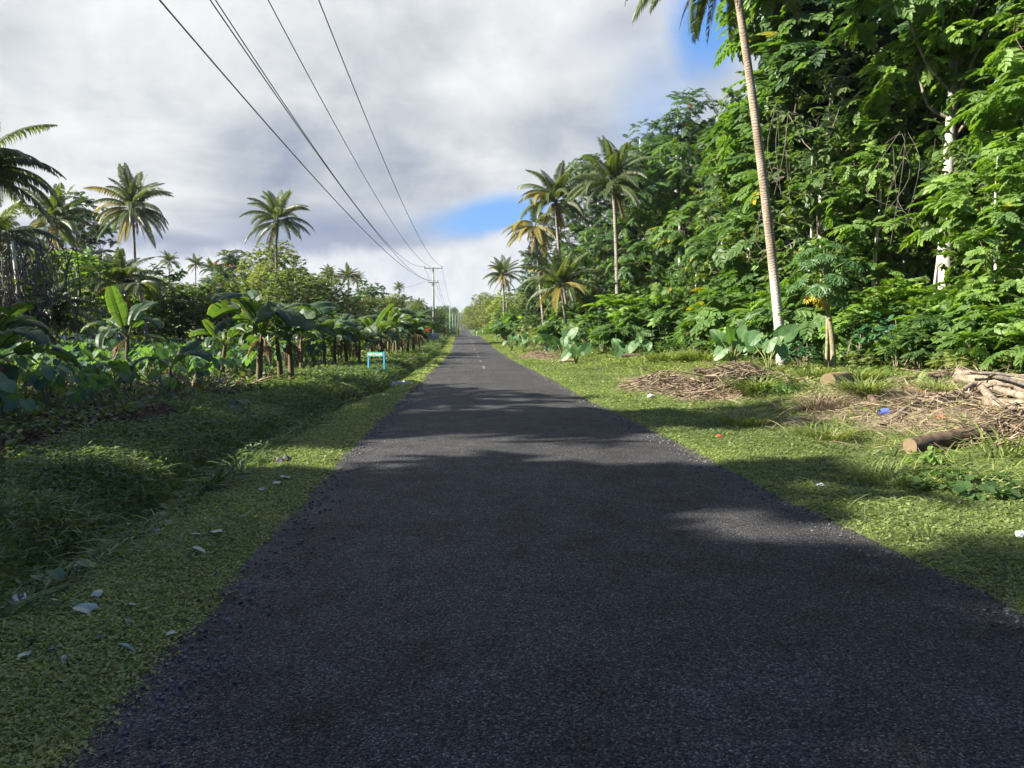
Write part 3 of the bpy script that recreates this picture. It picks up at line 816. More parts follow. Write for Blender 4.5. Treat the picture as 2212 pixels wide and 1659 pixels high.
gL.append(strew(x, y, blade(.09, .5), .045*big(y, 16)*RG.uniform(.6, 1.5, len(x)), tilt=1.3, rise=.6, t0=.5, tv=.28))
x, y = samp(7000, 1.35, 40, 1.3, lambda y: xc(y)-3.9, lambda y: xc(y)-2.6)
k_ = RG.random(len(x)) < np.clip((vnoise(x*1.3+3, y*1.3)-.45)*3, .03, 1); x, y = x[k_], y[k_]
gL.append(strew(x, y, blade(.05, .9), .09*big(y, 30)*RG.uniform(.5, 1.7, len(x)), tilt=1.1, rise=.7, t0=.48, tv=.3))
obj('verge_lawn', mesh('verge_lawn_near_ditch', join(gL), M_LAWN), kind='stuff')
def cull(x, y, f=.78):
    k = RG.random(len(x)) > f*np.clip(strawmask(x, y)*1.5-.25, 0, 1); return x[k], y[k]
gR = []
x, y = samp(80000, 3.4, 160, 1.15, lambda y: xc(y)+2.5, lambda y: xc(y)+2.7+np.interp(y, [3, 8, 13, 30, 45, 160], [2.2, 2.6, 2.4, 5.2, 3.6, 4.5]))
x, y = cull(x, y)
gR.append(strew(x, y, blade(.075, .6), .06*big(y, 16)*RG.uniform(.5, 1.6, len(x)), tilt=1.2, rise=.6, t0=.42, tv=.24))
x, y = samp(50000, 3.4, 160, 1.2, lambda y: xc(y)+2.6, lambda y: xc(y)+2.9+np.interp(y, [3, 13, 30, 45, 160], [2.4, 2.2, 4.8, 3.2, 4.]))
x, y = cull(x, y)
gR.append(strew(x, y, leaf_quad(.7, .1), .024*big(y, 11)*RG.uniform(.6, 1.5, len(x)), tilt=1.1, rise=.5, zoff=.02*RG.random(len(x)), t0=.42))
x, y = samp(22000, 3.4, 40, 1.3, lambda y: xc(y)+2.65, lambda y: xc(y)+np.interp(y, [3, 13, 25, 40], [7, 6.2, 7.2, 6]))
k_ = RG.random(len(x)) < np.clip((vnoise(x*.8+7, y*.8)-.3)*2.2, .05, 1); x, y = cull(x[k_], y[k_])
gR.append(strew(x, y, blade(.04, .9), .15*big(y, 40)*RG.uniform(.5, 1.7, len(x)), tilt=1.0, rise=.7, t0=.45, tv=.3))
obj('verge_lawn', mesh('verge_lawn_forest_side', join(gR), M_LAWN), kind='stuff')
gB = []
x, y = samp(70000, 3.2, 150, 1.15, lambda y: xc(y)-6.7-np.clip((y-12)/12, 0, 1)+.5*np.sin(y), lambda y: xc(y)-3.75)
gB.append(strew(x, y, leaf_hex(.55), .036*big(y, 16)*RG.uniform(.5, 1.6, len(x)), tilt=1.0, rise=.55, zoff=RG.random(len(x))*(.04+.26*vnoise(x*1.1, y*1.1)), t0=.36, tv=.22, patch=.5))
x, y = samp(42000, 3.2, 130, 1.15, lambda y: xc(y)-6.6-np.clip((y-12)/12, 0, 1)+.5*np.sin(y), lambda y: xc(y)-3.7)
gB.append(strew(x, y, blade(.06, .6), (.10+.16*vnoise(x*1.1, y*1.1))*big(y, 30)*RG.uniform(.5, 1.6, len(x)), tilt=.9, rise=.85, t0=.42, tv=.25, patch=.5))
obj('rough_grass', mesh('rough_ditch_grass', join(gB), M_ROUGH), kind='stuff')
gS = []
x, y = samp(34000, 3.6, 60, 1.0, lambda y: xc(y)+np.interp(y, [3, 10, 20, 60], [4.6, 5.4, 6.3, 5.5]), lambda y: fedge(y)+1.5)
x, y = cull(x, y)
gS.append(strew(x, y, blade(.05, .8), .2*big(y, 40)*RG.uniform(.4, 1.5, len(x)), tilt=.8, rise=.9, t0=.50, tv=.26, patch=.5))
x, y = samp(26000, 3.6, 60, 1.0, lambda y: xc(y)+np.interp(y, [3, 10, 20, 60], [4.4, 6.6, 7, 6]), lambda y: fedge(y)+2.5)
x, y = cull(x, y)
gS.append(strew(x, y, leaf_hex(.6), .06*big(y, 30)*RG.uniform(.5, 1.5, len(x)), tilt=1., rise=.5, zoff=RG.random(len(x))*.16, t0=.45, patch=.5))
obj('weedy_grass', mesh('weedy_grass', join(gS), M_GRS), kind='stuff')
gT = []
x, y = samp(26000, 8.5, 60, 1.0, lambda y: xc(y)+4.6, lambda y: fedge(y)+.3)
sm = strawmask(x, y)
k = RG.random(len(x)) < sm*1.2+.06; x, y = x[k], y[k]
gT.append(strew(x, y, blade(.035, .1), .34*RG.uniform(.4, 1.8, len(x)), tilt=1.2, rise=.14, zoff=.01+RG.random(len(x))*.06, t0=.5, tv=.25))
x, y = samp(5000, 16, 36, 1.0, lambda y: xc(y)-10.5, lambda y: xc(y)-7.0)
gT.append(strew(x, y, blade(.04, .2), .3*RG.uniform(.4, 1.6, len(x)), tilt=1, rise=.45, t0=.45, tv=.25))
obj('dry_straw', mesh('dry_straw', join(gT), M_STRAW), kind='stuff')
gD = []
x, y = samp(16000, 7, 40, 1.1, lambda y: xc(y)-8.5-.5*y, lambda y: xc(y)-6.6)
gD.append(strew(x, y, leaf_hex(.4), .10*RG.uniform(.4, 1.5, len(x)), tilt=1, rise=.15, zoff=RG.random(len(x))*.04, t0=.35, tv=.25))
x, y = samp(7000, 7, 34, 1.1, lambda y: xc(y)-8.5-.4*y, lambda y: xc(y)-6.7)
gD.append(strew(x, y, blade(.03, .3), .28*RG.uniform(.4, 1.5, len(x)), tilt=1, rise=.4, t0=.45, tv=.3))
obj('field_litter', mesh('field_litter', join(gD), M_LITTER), kind='stuff')
gW = []
x, y = samp(22000, 8, 90, 1.0, lambda y: xc(y)-9-.62*y, lambda y: xc(y)-7.4)
gW.append(strew(x, y, leaf_hex(.6), .085*big(y, 25)*RG.uniform(.5, 1.5, len(x)), tilt=1., rise=.5, zoff=RG.random(len(x))*.25, t0=.4, patch=.5))
obj('field_weeds', mesh('field_weeds', join(gW), M_ROUGH), kind='stuff')
# taro leaves too far off to tell plant from plant
gF = []
x, y = samp(9000, 34, 95, .6, lambda y: xc(y)-10-.6*y, lambda y: xc(y)-7.5-.05*y)
n = len(x); a = RG.random(n)*2*PI
M = frames(np.stack([np.cos(a), np.sin(a), RG.normal(-.6, .5, n)], -1), np.stack([np.cos(a)*.5, np.sin(a)*.5, np.ones(n)], -1), .42*RG.uniform(.6, 1.3, n))
gF.append(heart_leaf(4).inst(M, np.stack([x, y, G(x, y)+RG.uniform(.2, 1.0, n)], -1), np.clip(RG.normal(.45, .25, n), 0, 1)))
obj('far_taro_foliage', mesh('far_taro_foliage', join(gF), M_TARO), kind='stuff')
# low growth on the forest floor behind the first bushes
gU = []
x, y = samp(26000, 12, 120, .9, lambda y: fedge(y)+.3, lambda y: fedge(y)+9)
gU.append(strew(x, y, leaf_hex(.5), .13*big(y, 40)*RG.uniform(.5, 1.5, len(x)), tilt=1., rise=.3, zoff=RG.random(len(x))**2*1.1, t0=.4, patch=.5))
obj('forest_undergrowth', mesh('forest_undergrowth', join(gU), M_JUN), kind='stuff')

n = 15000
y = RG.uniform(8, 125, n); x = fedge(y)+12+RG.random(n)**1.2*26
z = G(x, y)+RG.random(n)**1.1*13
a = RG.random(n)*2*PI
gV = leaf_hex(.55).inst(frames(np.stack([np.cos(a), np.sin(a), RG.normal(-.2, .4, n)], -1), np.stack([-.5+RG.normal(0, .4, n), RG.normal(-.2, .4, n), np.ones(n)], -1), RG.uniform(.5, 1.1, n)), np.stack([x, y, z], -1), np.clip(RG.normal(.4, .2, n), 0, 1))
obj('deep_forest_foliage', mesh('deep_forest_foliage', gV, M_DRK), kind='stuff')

# ================================================================== RIGHT SIDE: JUNGLE
PIN_BIG = pinnate(5, 1.0, .38, .6, .4, 1)
PIN_MED = pinnate(5, .68, .26, .6, .35, 2)
PIN_FINE = pinnate(6, .42, .12, .48, .3, 3, T=leaf_quad(.5))
PIN_FAR = pinnate(4, .7, .30, .55, .35, 4, T=leaf_quad(.55))
HEARTS = heart_leaf(4, .85, .1)
def place_tree(root, x, y, rz=0, sc=1.0, dz=0):
    root.location = (x, y, g1(x, y)+dz); root.rotation_euler = (0, 0, rz); root.scale = (sc, sc, sc)
    return root
JG = 'tall jungle trees on the forest side of the road'
T1 = broadleaf('tulip_tree', 'tall tree with big feathery leaves just behind the tallest leaning coconut trunk', 'tree', 19, .24,
               lobes_tree(21, 2.6, 2.2, 26, 1, (1.3, 1.9), col=True), PIN_BIG, M_JUN, M_BARK, dens=.66, k=6, seed=1, flowers=4, group=JG)
place_tree(T1, gx(1690, 35), 35)
T3 = broadleaf('lichen_tree', 'tree with thick pale lichen covered trunk forking among bright leaves', 'tree', 17, .27,
               lobes_tree(18, 9.8, 3.0, 13, 3, (1.1, 1.7)), PIN_MED, M_FRESH, M_WHITE, dens=1.0, k=6, seed=3, wob=.1, group=JG, limbz=.42)
place_tree(T3, gx(2040, 24.5), 24.5)
T6 = broadleaf('feather_leaf_tree', 'bright leafy tree farthest right, beside the pale forked trunk', 'tree', 12, .12,
               lobes_tree(12.5, 2.0, 2.3, 18, 6, (.9, 1.5)), PIN_MED, M_FRESH, M_BARK, dens=1.05, k=5, seed=6, group=JG)
place_tree(T6, gx(2262, 20), 20)
T2 = broadleaf('dark_canopy_tree', 'dark canopy tree with orange blossoms letting sky through high up', 'tree', 19, .22,
               lobes_tree(20, 4.5, 3.6, 22, 2, (1.2, 2.0)), PIN_BIG, M_DRK, M_BARK, dens=.55, k=6, seed=2, flowers=5, group=JG)
place_tree(T2, gx(1850, 34), 34)
PJ1, PJ2, PJ3 = Pool(T1), Pool(T2), Pool(T6)
for p in (PJ1, PJ2, PJ3): p.used = True
for pool, u, Y, sc, lab in [
    (PJ2, 2090, 31, .98, 'dark canopy tree right behind the pale forked lichen trunk'),
    (PJ1, 1965, 40, 1.0, 'tall feathery tree filling the gap between dark canopy and pale trunk'),
    (PJ2, 1760, 44, 1.0, 'dark tree deep in the jungle behind the feathery tall tree'),
    (PJ1, 2230, 30, .95, 'tall feathery tree at the outer edge of the jungle'),
    (PJ2, 1980, 52, 1.05, 'deep shaded tree closing the jungle behind the pale trunk'),
    (PJ1, 1590, 48, .82, 'feathery tree standing beyond the leaning coconut palm'),
    (PJ3, 1880, 27.5, .82, 'young bright feathery tree between papaya and pale trunk'),
    (PJ3, 2150, 18.6, .5, 'low bright sapling behind the heap of dead branches'),
    (PJ2, 2330, 24, .9, 'dark tree just beyond the jungle edge of the view'),
]:
    x = gx(u, Y); pool.place(x, Y, None, sc, lab, JG)
T7 = broadleaf('broad_leaf_tree', 'olive broad leaved tree at the left edge of the jungle wall', 'tree', 12, .14,
               lobes_tree(12.5, 2.0, 2.0, 18, 12, (.9, 1.5), col=True), leaf_hex(.5, .1, .3), M_MID, M_GREYB, dens=2.1, k=7, scale=.36, seed=12, group=JG, lift=-.2)
place_tree(T7, gx(1600, 38), 38)
PJ7 = Pool(T7); PJ7.used = True
for u, Y, sc, lab in [(1770, 30.5, 1.0, 'olive broad leaved tree right of the leaning coconut trunk'), (1935, 28.5, .9, 'olive broad leaved tree left of the pale forked trunk'),
                      (2125, 22, .62, 'olive broad leaved sapling tree right of the pale forked trunk'), (1450, 66, .9, 'olive broad leaved tree under the dark round canopy')]:
    PJ7.place(gx(u, Y), Y, None, sc, lab, JG)
def vine(lab, u, v0, v1, Y, seed, n=5, mat=None):
    q = np.random.default_rng(seed); a, b = at(u, v0, Y), at(u+q.uniform(-25, 25), v1, Y-.4); gs = []
    for i in range(n):
        o0, o1 = q.normal(0, .25, 3), q.normal(0, .45, 3); m_ = (a+b)/2+q.normal(0, .35, 3)
        gs.append(tube(spline([a+o0-a, m_-a, b+o1-a], 9), q.uniform(.006, .012), 4, False))
    tag(obj('hanging_vine', mesh('hanging_vine', join(gs), mat or M_TWIG, True), None, tuple(a)), lab, 'vine', 'dry vines hanging in the jungle')
vine('dry vines curving beside the upper leaning coconut trunk', 1690, 250, 420, 27.2, 1)
vine('pale vines hanging low right of the coconut trunk', 1650, 430, 560, 27.4, 2, 4)
vine('dry vine strands beside the pale forked trunk', 1955, 300, 470, 23.4, 3, 7)
vine('dry vines right of the pale forked trunk', 2150, 330, 540, 20.6, 5)
vine('thin vines across the dark canopy high up', 1800, 80, 230, 29, 6)
# slim bare trunks seen in the shade between the big trees
BT = 'thin bare trunks in the jungle shade'
for u, Y, r0, H, mat, lab in [(1735, 30, .10, 9, M_WHITE, 'slim whitish trunk low in the jungle right of the coconut trunk'),
                              (1775, 32, .09, 10, M_GREYB, 'thin grey trunk beside the slim whitish one in the shade'),
                              (1800, 33, .13, 10, M_BARK, 'thin dark brown trunk in the shade above the papaya'),
                              (1980, 29, .15, 11, M_BARK, 'dark upright trunk left of the pale forked lichen tree'),
                              (2015, 25, .07, 8, M_WHITE, 'very thin white stem leaning on the pale forked trunk'),
                              (2140, 23, .10, 9, M_WHITE, 'thin whitish trunk right of the pale forked tree'),
                              (1462, 58, .16, 14, M_WHITE, 'pale straight trunk lit by sun left of the jungle wall'),
                              (1515, 56, .1, 11, M_GREYB, 'slim grey trunk beside the sunlit pale straight one')]:
    lob = [((RG.normal(0, .5), RG.normal(0, .5), H*f), (.8, .8, .6)) for f in (.8, .92, 1.02)]
    t = broadleaf('slender_tree', lab, 'tree', H, r0, lob, PIN_MED, M_JUN, mat, dens=.9, k=4, wob=.14, group=BT, seed=int(u), limbz=.7)
    place_tree(t, gx(u, Y), Y)
# far right canopy
SMALL = leaf_hex(.55, .12, .15)
FRG = 'far jungle trees beyond the leaning coconut palm'
F1 = broadleaf('round_canopy_tree', 'tallest dark round tree beside the jungle edge against the sky', 'tree', 20, .3,
               lobes_tree(20.5, 5, 4.2, 24, 8, (1.6, 2.5)), PIN_FAR, M_DRK, M_BARK, dens=.75, k=6, seed=8, flowers=9, group=FRG)
place_tree(F1, gx(1475, 61), 61)
F2 = broadleaf('hanging_leaf_tree', 'green tree with drooping leaves in front of dark round canopy', 'tree', 15, .22,
               lobes_tree(15.5, 4, 3.6, 18, 9, (1.3, 2.1)), PIN_FAR, M_JUN, M_BARK, dens=.85, k=6, seed=9, group=FRG, lift=-.25)
place_tree(F2, gx(1468, 55), 55)
PF1, PF2 = Pool(F1), Pool(F2); PF1.used = PF2.used = True
for pool, u, Y, sc, lab in [
    (PF1, 1385, 68, .98, 'dark round tree left of the tallest one, behind coconut palms'),
    (PF1, 1275, 78, .96, 'dark tree directly behind the two tall coconut palms'),
    (PF2, 1420, 64, .82, 'drooping green tree right of the tall coconut palm'),
    (PF2, 1290, 72, .74, 'drooping green tree below the tall coconut crowns'),
    (PF1, 1165, 84, .62, 'dark orange flowered tree at the open end of the jungle'),
    (PF2, 1225, 72, .62, 'lower green tree below the yellowing coconut palm'),
    (PF2, 1350, 58, .45, 'low drooping tree by the tall palm foot'),
    (PF1, 1545, 72, 1.0, 'dark tree partly hidden by the jungle front edge'),
    (PF2, 1560, 44, .62, 'small green tree left of the leaning coconut trunk'),
    (PF2, 1500, 40, .42, 'little green tree behind the blue posts'),
]:
    pool.place(gx(u, Y), Y, None, sc, lab, FRG)
# bushes along the forest edge
def bush(name, seed, H, R, T, leaf, dens, k=5, scale=1.0, n=9, lift=.05, **kw):
    q = np.random.default_rng(seed); lob = []
    for i in range(n):
        a = i*2.4; d = R*math.sqrt(q.random())*.75; z = H*(.25+.62*(1-(d/R)**2)*q.uniform(.5, 1.05)); s = R*q.uniform(.32, .5)
        lob.append(((d*math.cos(a), d*math.sin(a), z), (s, s, s*.85)))
    root = thing(name, name, 'bush')
    cg, tips = crown(lob, dens, T, k, scale, lift=lift, **kw)
    st = []
    for c, qq in tips:
        c = np.array(c); st.append(tube(spline([(c[0]*.15, c[1]*.15, -.1), (c[0]*.4, c[1]*.4, c[2]*.5), c], 6), np.linspace(.035, .012, 6), 5, False))
    obj('stems', mesh(name+'_stems', join(st), M_DEAD, True), root); obj('foliage', mesh(name+'_foliage', cg, leaf), root)
    return Pool(root)
B_FEA = bush('feather_shrub', 21, 2.6, 1.5, PIN_MED, M_FRESH, 2.2, 5, .85)
B_FEJ = bush('leafy_shrub', 22, 2.8, 1.6, PIN_MED, M_JUN, 2.2, 5, .9)
B_FIN = bush('fine_leaf_shrub', 23, 2.2, 1.4, PIN_FINE, M_JUN, 4.0, 5, 1.0)
B_HRT = bush('heart_vine_mound', 24, 2.3, 1.4, HEARTS, M_BLUE, 4.5, 5, .21, lift=-.35)
B_DRK = bush('dark_shrub', 25, 2.6, 1.6, SMALL, M_DRK, 6, 6, .2)
B_YEL = bush('yellow_green_shrub', 26, 1.6, 1.2, PIN_FINE, M_YEL, 4.2, 5, 1.0)
BG = 'shrubs along the sunlit forest edge'
KIND = {'fe': (B_FEA, 'bright feathery shrub'), 'fj': (B_FEJ, 'mid green leafy shrub'), 'fi': (B_FIN, 'fine leaved shrub'), 'hv': (B_HRT, 'bluish heart leaved vine mound'),
        'dk': (B_DRK, 'dark small leaved shrub'), 'ye': (B_YEL, 'yellow green low shrub')}
for kd, u, Y, sc, where in [
    ('fe', 2175, 16.5, .75, 'above the heap of dead branches'), ('fj', 2100, 19, .95, 'behind the heap of dead branches'), ('ye', 2130, 16.8, .6, 'directly behind the dead branch heap'),
    ('fe', 2050, 20.5, 1.0, 'under the pale forked lichen trunk'), ('fi', 1990, 19.5, .7, 'low in front of the dark hollow, beyond the grass'), ('hv', 1945, 20.8, .95, 'hanging right of the dark hollow'),
    ('fe', 1960, 23, 1.15, 'above the heart leaved vine'), ('fj', 1870, 25.5, 1.0, 'behind the papaya in the shade'), ('fe', 1905, 24.2, 1.1, 'between papaya crown and pale trunk'),
    ('fj', 1745, 27.5, 1.25, 'just right of the leaning coconut trunk'), ('fe', 1700, 30, 1.35, 'behind the foot of the leaning coconut trunk'), ('hv', 1730, 25.3, .55, 'small one between coconut foot and papaya'),
    ('fi', 1640, 30.5, 1.25, 'left of the leaning coconut trunk foot'), ('fj', 1590, 34, 1.4, 'above the large elephant ears'), ('dk', 1555, 36, 1.25, 'behind the blue marker posts'),
    ('fi', 1510, 36.5, 1.1, 'between the two blue marker posts and forest'), ('fj', 1490, 42, 1.5, 'tall one behind the nearer blue post'), ('dk', 1440, 43, 1.4, 'left of the blue marker posts'),
    ('hv', 1400, 45, 1.35, 'on the low trees left of the blue posts'), ('fj', 1365, 44, 1.1, 'behind the striped drooping leaves'), ('fe', 1340, 50, 1.6, 'tall one below the tall coconut trunk'),
    ('dk', 1300, 50, 1.3, 'right of the far elephant ears'), ('fi', 1270, 54, 1.4, 'behind the far elephant ears'), ('fj', 1240, 60, 1.5, 'at the foot of the low young palm'),
    ('fi', 1205, 62, 1.2, 'left below the low young palm'), ('ye', 1175, 72, 1.5, 'sunlit one halfway to the bend'), ('dk', 1150, 76, 1.5, 'round one near the road halfway to the bend'),
    ('fj', 1120, 88, 1.6, 'near the road past the round dark one'), ('ye', 1165, 82, 2.2, 'tall yellow leaved one behind round dark shrub'), ('fi', 1090, 104, 1.7, 'beside the verge short of the rise'),
    ('dk', 1105, 112, 2.0, 'dark one at the verge short of the rise'), ('hv', 1205, 50, .7, 'low one behind the far elephant ears'), ('fe', 1435, 52, 1.8, 'tall one under the pale straight trunk'),
    ('dk', 1880, 23.0, .6, 'inside the dark hollow beside the papaya'), ('fj', 1385, 55, 1.9, 'tall one left of the pale straight trunk'), ('fe', 1540, 42, 1.9, 'tall one behind the marker posts'),
    ('fe', 1660, 37, 1.9, 'tall one behind the coconut trunk'), ('fj', 1800, 36, 1.7, 'deep in shade behind the papaya'), ('fe', 2230, 17.5, .9, 'farthest right behind the stacked logs'),
    ('ye', 2085, 18.0, .55, 'small one left behind the dead branches'), ('ye', 1860, 22.4, .45, 'small ferny one beside the cut stump'),
]:
    p, d = KIND[kd]; p.place(gx(u, Y), Y, None, sc, d+' '+where, BG, dz=-.1)

# coconut palms, right
STD = [(0, 2), (1, 3), (2, 4), (3, 5), (4, 5), (5, 4), (6, 3)]
bx, by = gx(1693, 26.2), 26.2
palm('very tall leaning coconut palm with ringed trunk in front of the jungle', (bx, by, g1(bx, by)), at(1574, -135, 26.2), .178, 4.7, [(2, 3), (3, 5), (4, 5), (5, 5), (6, 5)], 3, bow=(.15, 0), trunkmat=M_COCO, sides=14, dead=3, thick=1.2)
def palm_at(label, u, v, ub, Y, L, seed, mix=STD, r=.16, bow=(0, 0), yb=None, **kw):
    bx = gx(ub, Y if yb is None else yb); yy = Y if yb is None else yb
    return palm(label, (bx, yy, g1(bx, yy)), at(u, v, Y), r, L, mix, seed, bow, **kw)
RP = 'coconut palms at the far end of the jungle'
palm_at('tall coconut palm with fullest green crown against the dark jungle', 1325, 400, 1335, 55, 4.3, 5, [(0, 3), (1, 4), (2, 4), (3, 4), (4, 4), (5, 3), (6, 2)], .19, group=RP, bow=(.1, 0))
palm_at('coconut palm with yellowed lower fronds left of the fullest one', 1200, 435, 1243, 62, 4.0, 6, STD, .16, group=RP, bow=(-.3, 0), yellow=.45)
palm_at('smaller yellowing coconut palm nearest the open sky', 1155, 492, 1180, 66, 3.7, 7, [(1, 2), (3, 4), (4, 4), (5, 4), (6, 3)], .14, group=RP, yellow=.6)
palm_at('low young coconut palm with arching fronds beside the verge', 1212, 622, 1232, 57, 4.0, 8, [(0, 2), (1, 4), (2, 4), (3, 4), (4, 3), (5, 2)], .15, group=RP, yellow=.25, dead=1, nuts=0)
palm_at('distant coconut palm beside the road rising over round bushes', 1087, 597, 1090, 108, 3.8, 9, [(0, 3), (1, 3), (2, 3), (3, 4), (4, 4), (5, 4), (6, 4)], .17, group=RP, yellow=.3)
palm_at('coconut palm top peeking above the dark jungle canopy', 2010, 5, 2040, 40, 3.4, 12, STD, .16, group=RP, yellow=.3)

# papaya, elephant ears, drooping stripe-leaf sapling
papaya('papaya tree with radiating lobed leaves and two yellow ones', *onpix(1793, 803)[:2], 3.7, 4)
EG = 'elephant ear plants along the verge'
elephant_ear('largest elephant ear plant at the foot of the leaning coconut palm', *onpix(1660, 812)[:2], 10, 1.35, .72, 1, EG)
elephant_ear('elephant ear plant with upright ribbed leaf left of the coconut foot', *onpix(1583, 800)[:2], 8, 1.3, .72, 2, EG, .7)
elephant_ear('far elephant ear plant with tall leaves in front of the low palm', gx(1215, 46), 46, 6, 2.0, .95, 3, EG)
elephant_ear('smaller elephant ear plant in front of the tall far one', gx(1245, 41), 41, 6, 1.1, .75, 4, EG, 1)
elephant_ear('dark leaved elephant ear plant among the verge grass', gx(1340, 41), 41, 6, 1.0, .8, 5, EG, 2)
elephant_ear('elephant ear plant just right of the dark leaved one', gx(1385, 40), 40, 5, 1.0, .8, 6, EG, .4)
for i, (u, Y, lab) in enumerate([(1150, 66, 'distant elephant ear plant right of the round dark shrub'), (1105, 72, 'distant elephant ear plant close to the road edge'), (1130, 70, 'distant elephant ear plant between its two neighbours')]):
    elephant_ear(lab, gx(u, Y), Y, 6, 1.5, .8, 10+i, EG, i)
sap = thing('drooping_sapling', 'sapling with striped drooping leaflets above the dark elephant ears', 'sapling', (gx(1330, 43), 43, g1(gx(1330, 43), 43)))
BIGP = pinnate(9, 1.7, .42, .26, .4, 9)
obj('stem', mesh('drooping_sapling_stem', tube([(0, 0, -.1), (0, 0, 1), (.05, 0, 2.1)], [.03, .025, .015], 5), M_STEM), sap)
a = np.arange(7)*2.4
obj('foliage', mesh('drooping_sapling_leaves', BIGP.inst(frames(np.stack([np.cos(a), np.sin(a), .25+0*a], -1), np.array([0, 0, 1.]), np.full(7, .95)), np.tile([[.05, 0, 2.0]], (7, 1))-np.arange(7)[:, None]*np.array([[0, 0, .1]]), .5+0*a), M_JUN), sap)

# ================================================================== LEFT SIDE
LP = 'tall coconut palms over the taro field'
palm_at('tall coconut palm standing alone nearest the power lines', 600, 478, 613, 92, 5.0, 21, [(0, 3), (1, 3), (2, 3), (3, 4), (4, 4), (5, 4), (6, 4), (7, 1)], .17, group=LP, bow=(-.5, 0))
palm_at('tall coconut palm with fullest crown left of the solitary one', 287, 452, 298, 80, 4.8, 22, [(0, 3), (1, 4), (2, 4), (3, 4), (4, 5), (5, 4), (6, 5), (7, 2)], .17, group=LP, dead=4, yellow=.12)
palm_at('coconut palm with ragged crown in front of a dark tree', 118, 478, 130, 60, 3.6, 23, [(0, 4), (1, 3), (3, 3), (4, 3), (5, 4), (6, 3), (7, 2)], .15, group=LP, dead=5, yellow=.15)
palm_at('large near coconut palm whose dark fronds enter at the edge', -58, 372, -75, 36, 4.3, 24, [(1, 3), (2, 4), (3, 6), (4, 6), (5, 5), (6, 3)], .17, group=LP)
palm_at('dark coconut palm low at the edge below the large near one', -5, 520, -20, 44, 3.6, 25, [(1, 3), (2, 4), (3, 4), (4, 5), (5, 4), (6, 2)], .15, group=LP)
LW = 'short young coconut palms in the taro field'
palm_at('short coconut palm with dark spreading crown behind the banana plants', 258, 618, 262, 54, 3.3, 26, [(0, 2), (1, 4), (2, 4), (3, 5), (4, 5), (5, 3)], .2, group=LW, yellow=.12, nuts=0, dead=1)
palm_at('low coconut palm with drooping fronds and leaning pale trunk', 85, 700, 150, 38, 3.3, 27, [(0, 2), (1, 4), (2, 4), (3, 6), (4, 5), (5, 3)], .13, group=LW, yellow=.1, nuts=0, bow=(0, 0), dead=3)
palm_at('slim leaning coconut palm trunk between the short palm and bananas', 300, 612, 322, 50, 2.2, 28, [(4, 2), (5, 3), (6, 2)], .14, group=LW, nuts=0, dead=3)
DP = 'small distant coconut palms over the left tree line'
for i, (u, v, Y, L, lab) in enumerate([(365, 566, 150, 2.7, 'distant coconut palm top right of the fullest tall palm'), (422, 572, 165, 2.8, 'distant coconut palm top second after the fullest tall palm'),
                                      (458, 582, 150, 3.0, 'distant coconut palm with whole crown clear of the trees'), (478, 590, 148, 2.3, 'distant coconut palm tucked against the clear crowned one'),
                                      (497, 570, 175, 2.7, 'distant coconut palm above the red flowered tree'), (708, 590, 170, 2.6, 'distant yellowish coconut palm behind dark trees'),
                                      (716, 600, 140, 2.8, 'yellowish coconut palm draped with dry fronds on the skyline'), (752, 600, 140, 3.0, 'distant coconut palm with open star crown on the skyline'),
                                      (772, 606, 150, 2.4, 'distant slim coconut palm beside the star crowned one'), (862, 622, 180, 2.0, 'lonely far coconut palm top nearest the pole'),
                                      (905, 660, 150, 2.2, 'coconut palm half hidden behind the utility pole')]):
    palm_at(lab, u, v, u+3, Y, L, 60+i, [(0, 2), (1, 3), (2, 4), (3, 4), (4, 4), (5, 3), (6, 2)], .16, group=DP, nuts=0, dead=2 if 'dry' not in lab else 9, yellow=.35 if 'yellow' in lab else .15)
# left trees
LG = 'broad leaved trees behind the taro field'
L1 = broadleaf('round_tree', 'rounded small leaved tree behind the solitary coconut palm', 'tree', 12, .25, lobes_tree(12.5, 3.5, 4.6, 22, 31, (1.5, 2.3)), SMALL, M_OLV, M_BARK, dens=1.7, k=7, scale=.42, seed=31, group=LG)
place_tree(L1, gx(600, 100), 100)
L2 = broadleaf('shoot_tree', 'tree of upright shoots with bright leaf tufts on the skyline', 'tree', 6.6, .1,
               [((RG.normal(0, 1.7), RG.normal(0, 1.7), z), (.55, .55, .5)) for z in np.linspace(1.5, 7.0, 30)], SMALL, M_FRESH, M_GREYB, dens=2.6, k=8, scale=.42, seed=32, group=LG, twigs=.1)
place_tree(L2, gx(165, 52), 52)
L3 = broadleaf('dark_tree', 'dark tree silhouetted behind the ragged coconut palm', 'tree', 15, .28, lobes_tree(16, 6, 3.6, 15, 33, (1.5, 2.3)), PIN_FAR, M_DRK, M_BARK, dens=.7, k=6, seed=33, group=LG)
place_tree(L3, gx(175, 88), 88)
L4 = broadleaf('flowering_tree', 'dark tree dotted with red orange flowers on the left skyline', 'tree', 11, .2, lobes_tree(11.5, 3, 3.2, 15, 34, (1.3, 2.0)), PIN_FAR, M_DRK, M_BARK, dens=.75, k=6, seed=34, flowers=70, group=LG)
place_tree(L4, gx(505, 105), 105, sc=1.05)
L5 = broadleaf('fruit_tree', 'low spreading dark green tree', 'tree', 7.5, .2, lobes_tree(7.8, 1.6, 3.6, 18, 35, (1.2, 1.9)), SMALL, M_MID, M_BARK, dens=2.3, k=7, scale=.36, seed=35, group=LG)
place_tree(L5, gx(705, 90), 90)
Q1, Q2, Q3, Q4, Q5 = [Pool(t) for t in (L1, L2, L3, L4, L5)]
for p in (Q1, Q2, Q3, Q4, Q5): p.used = True
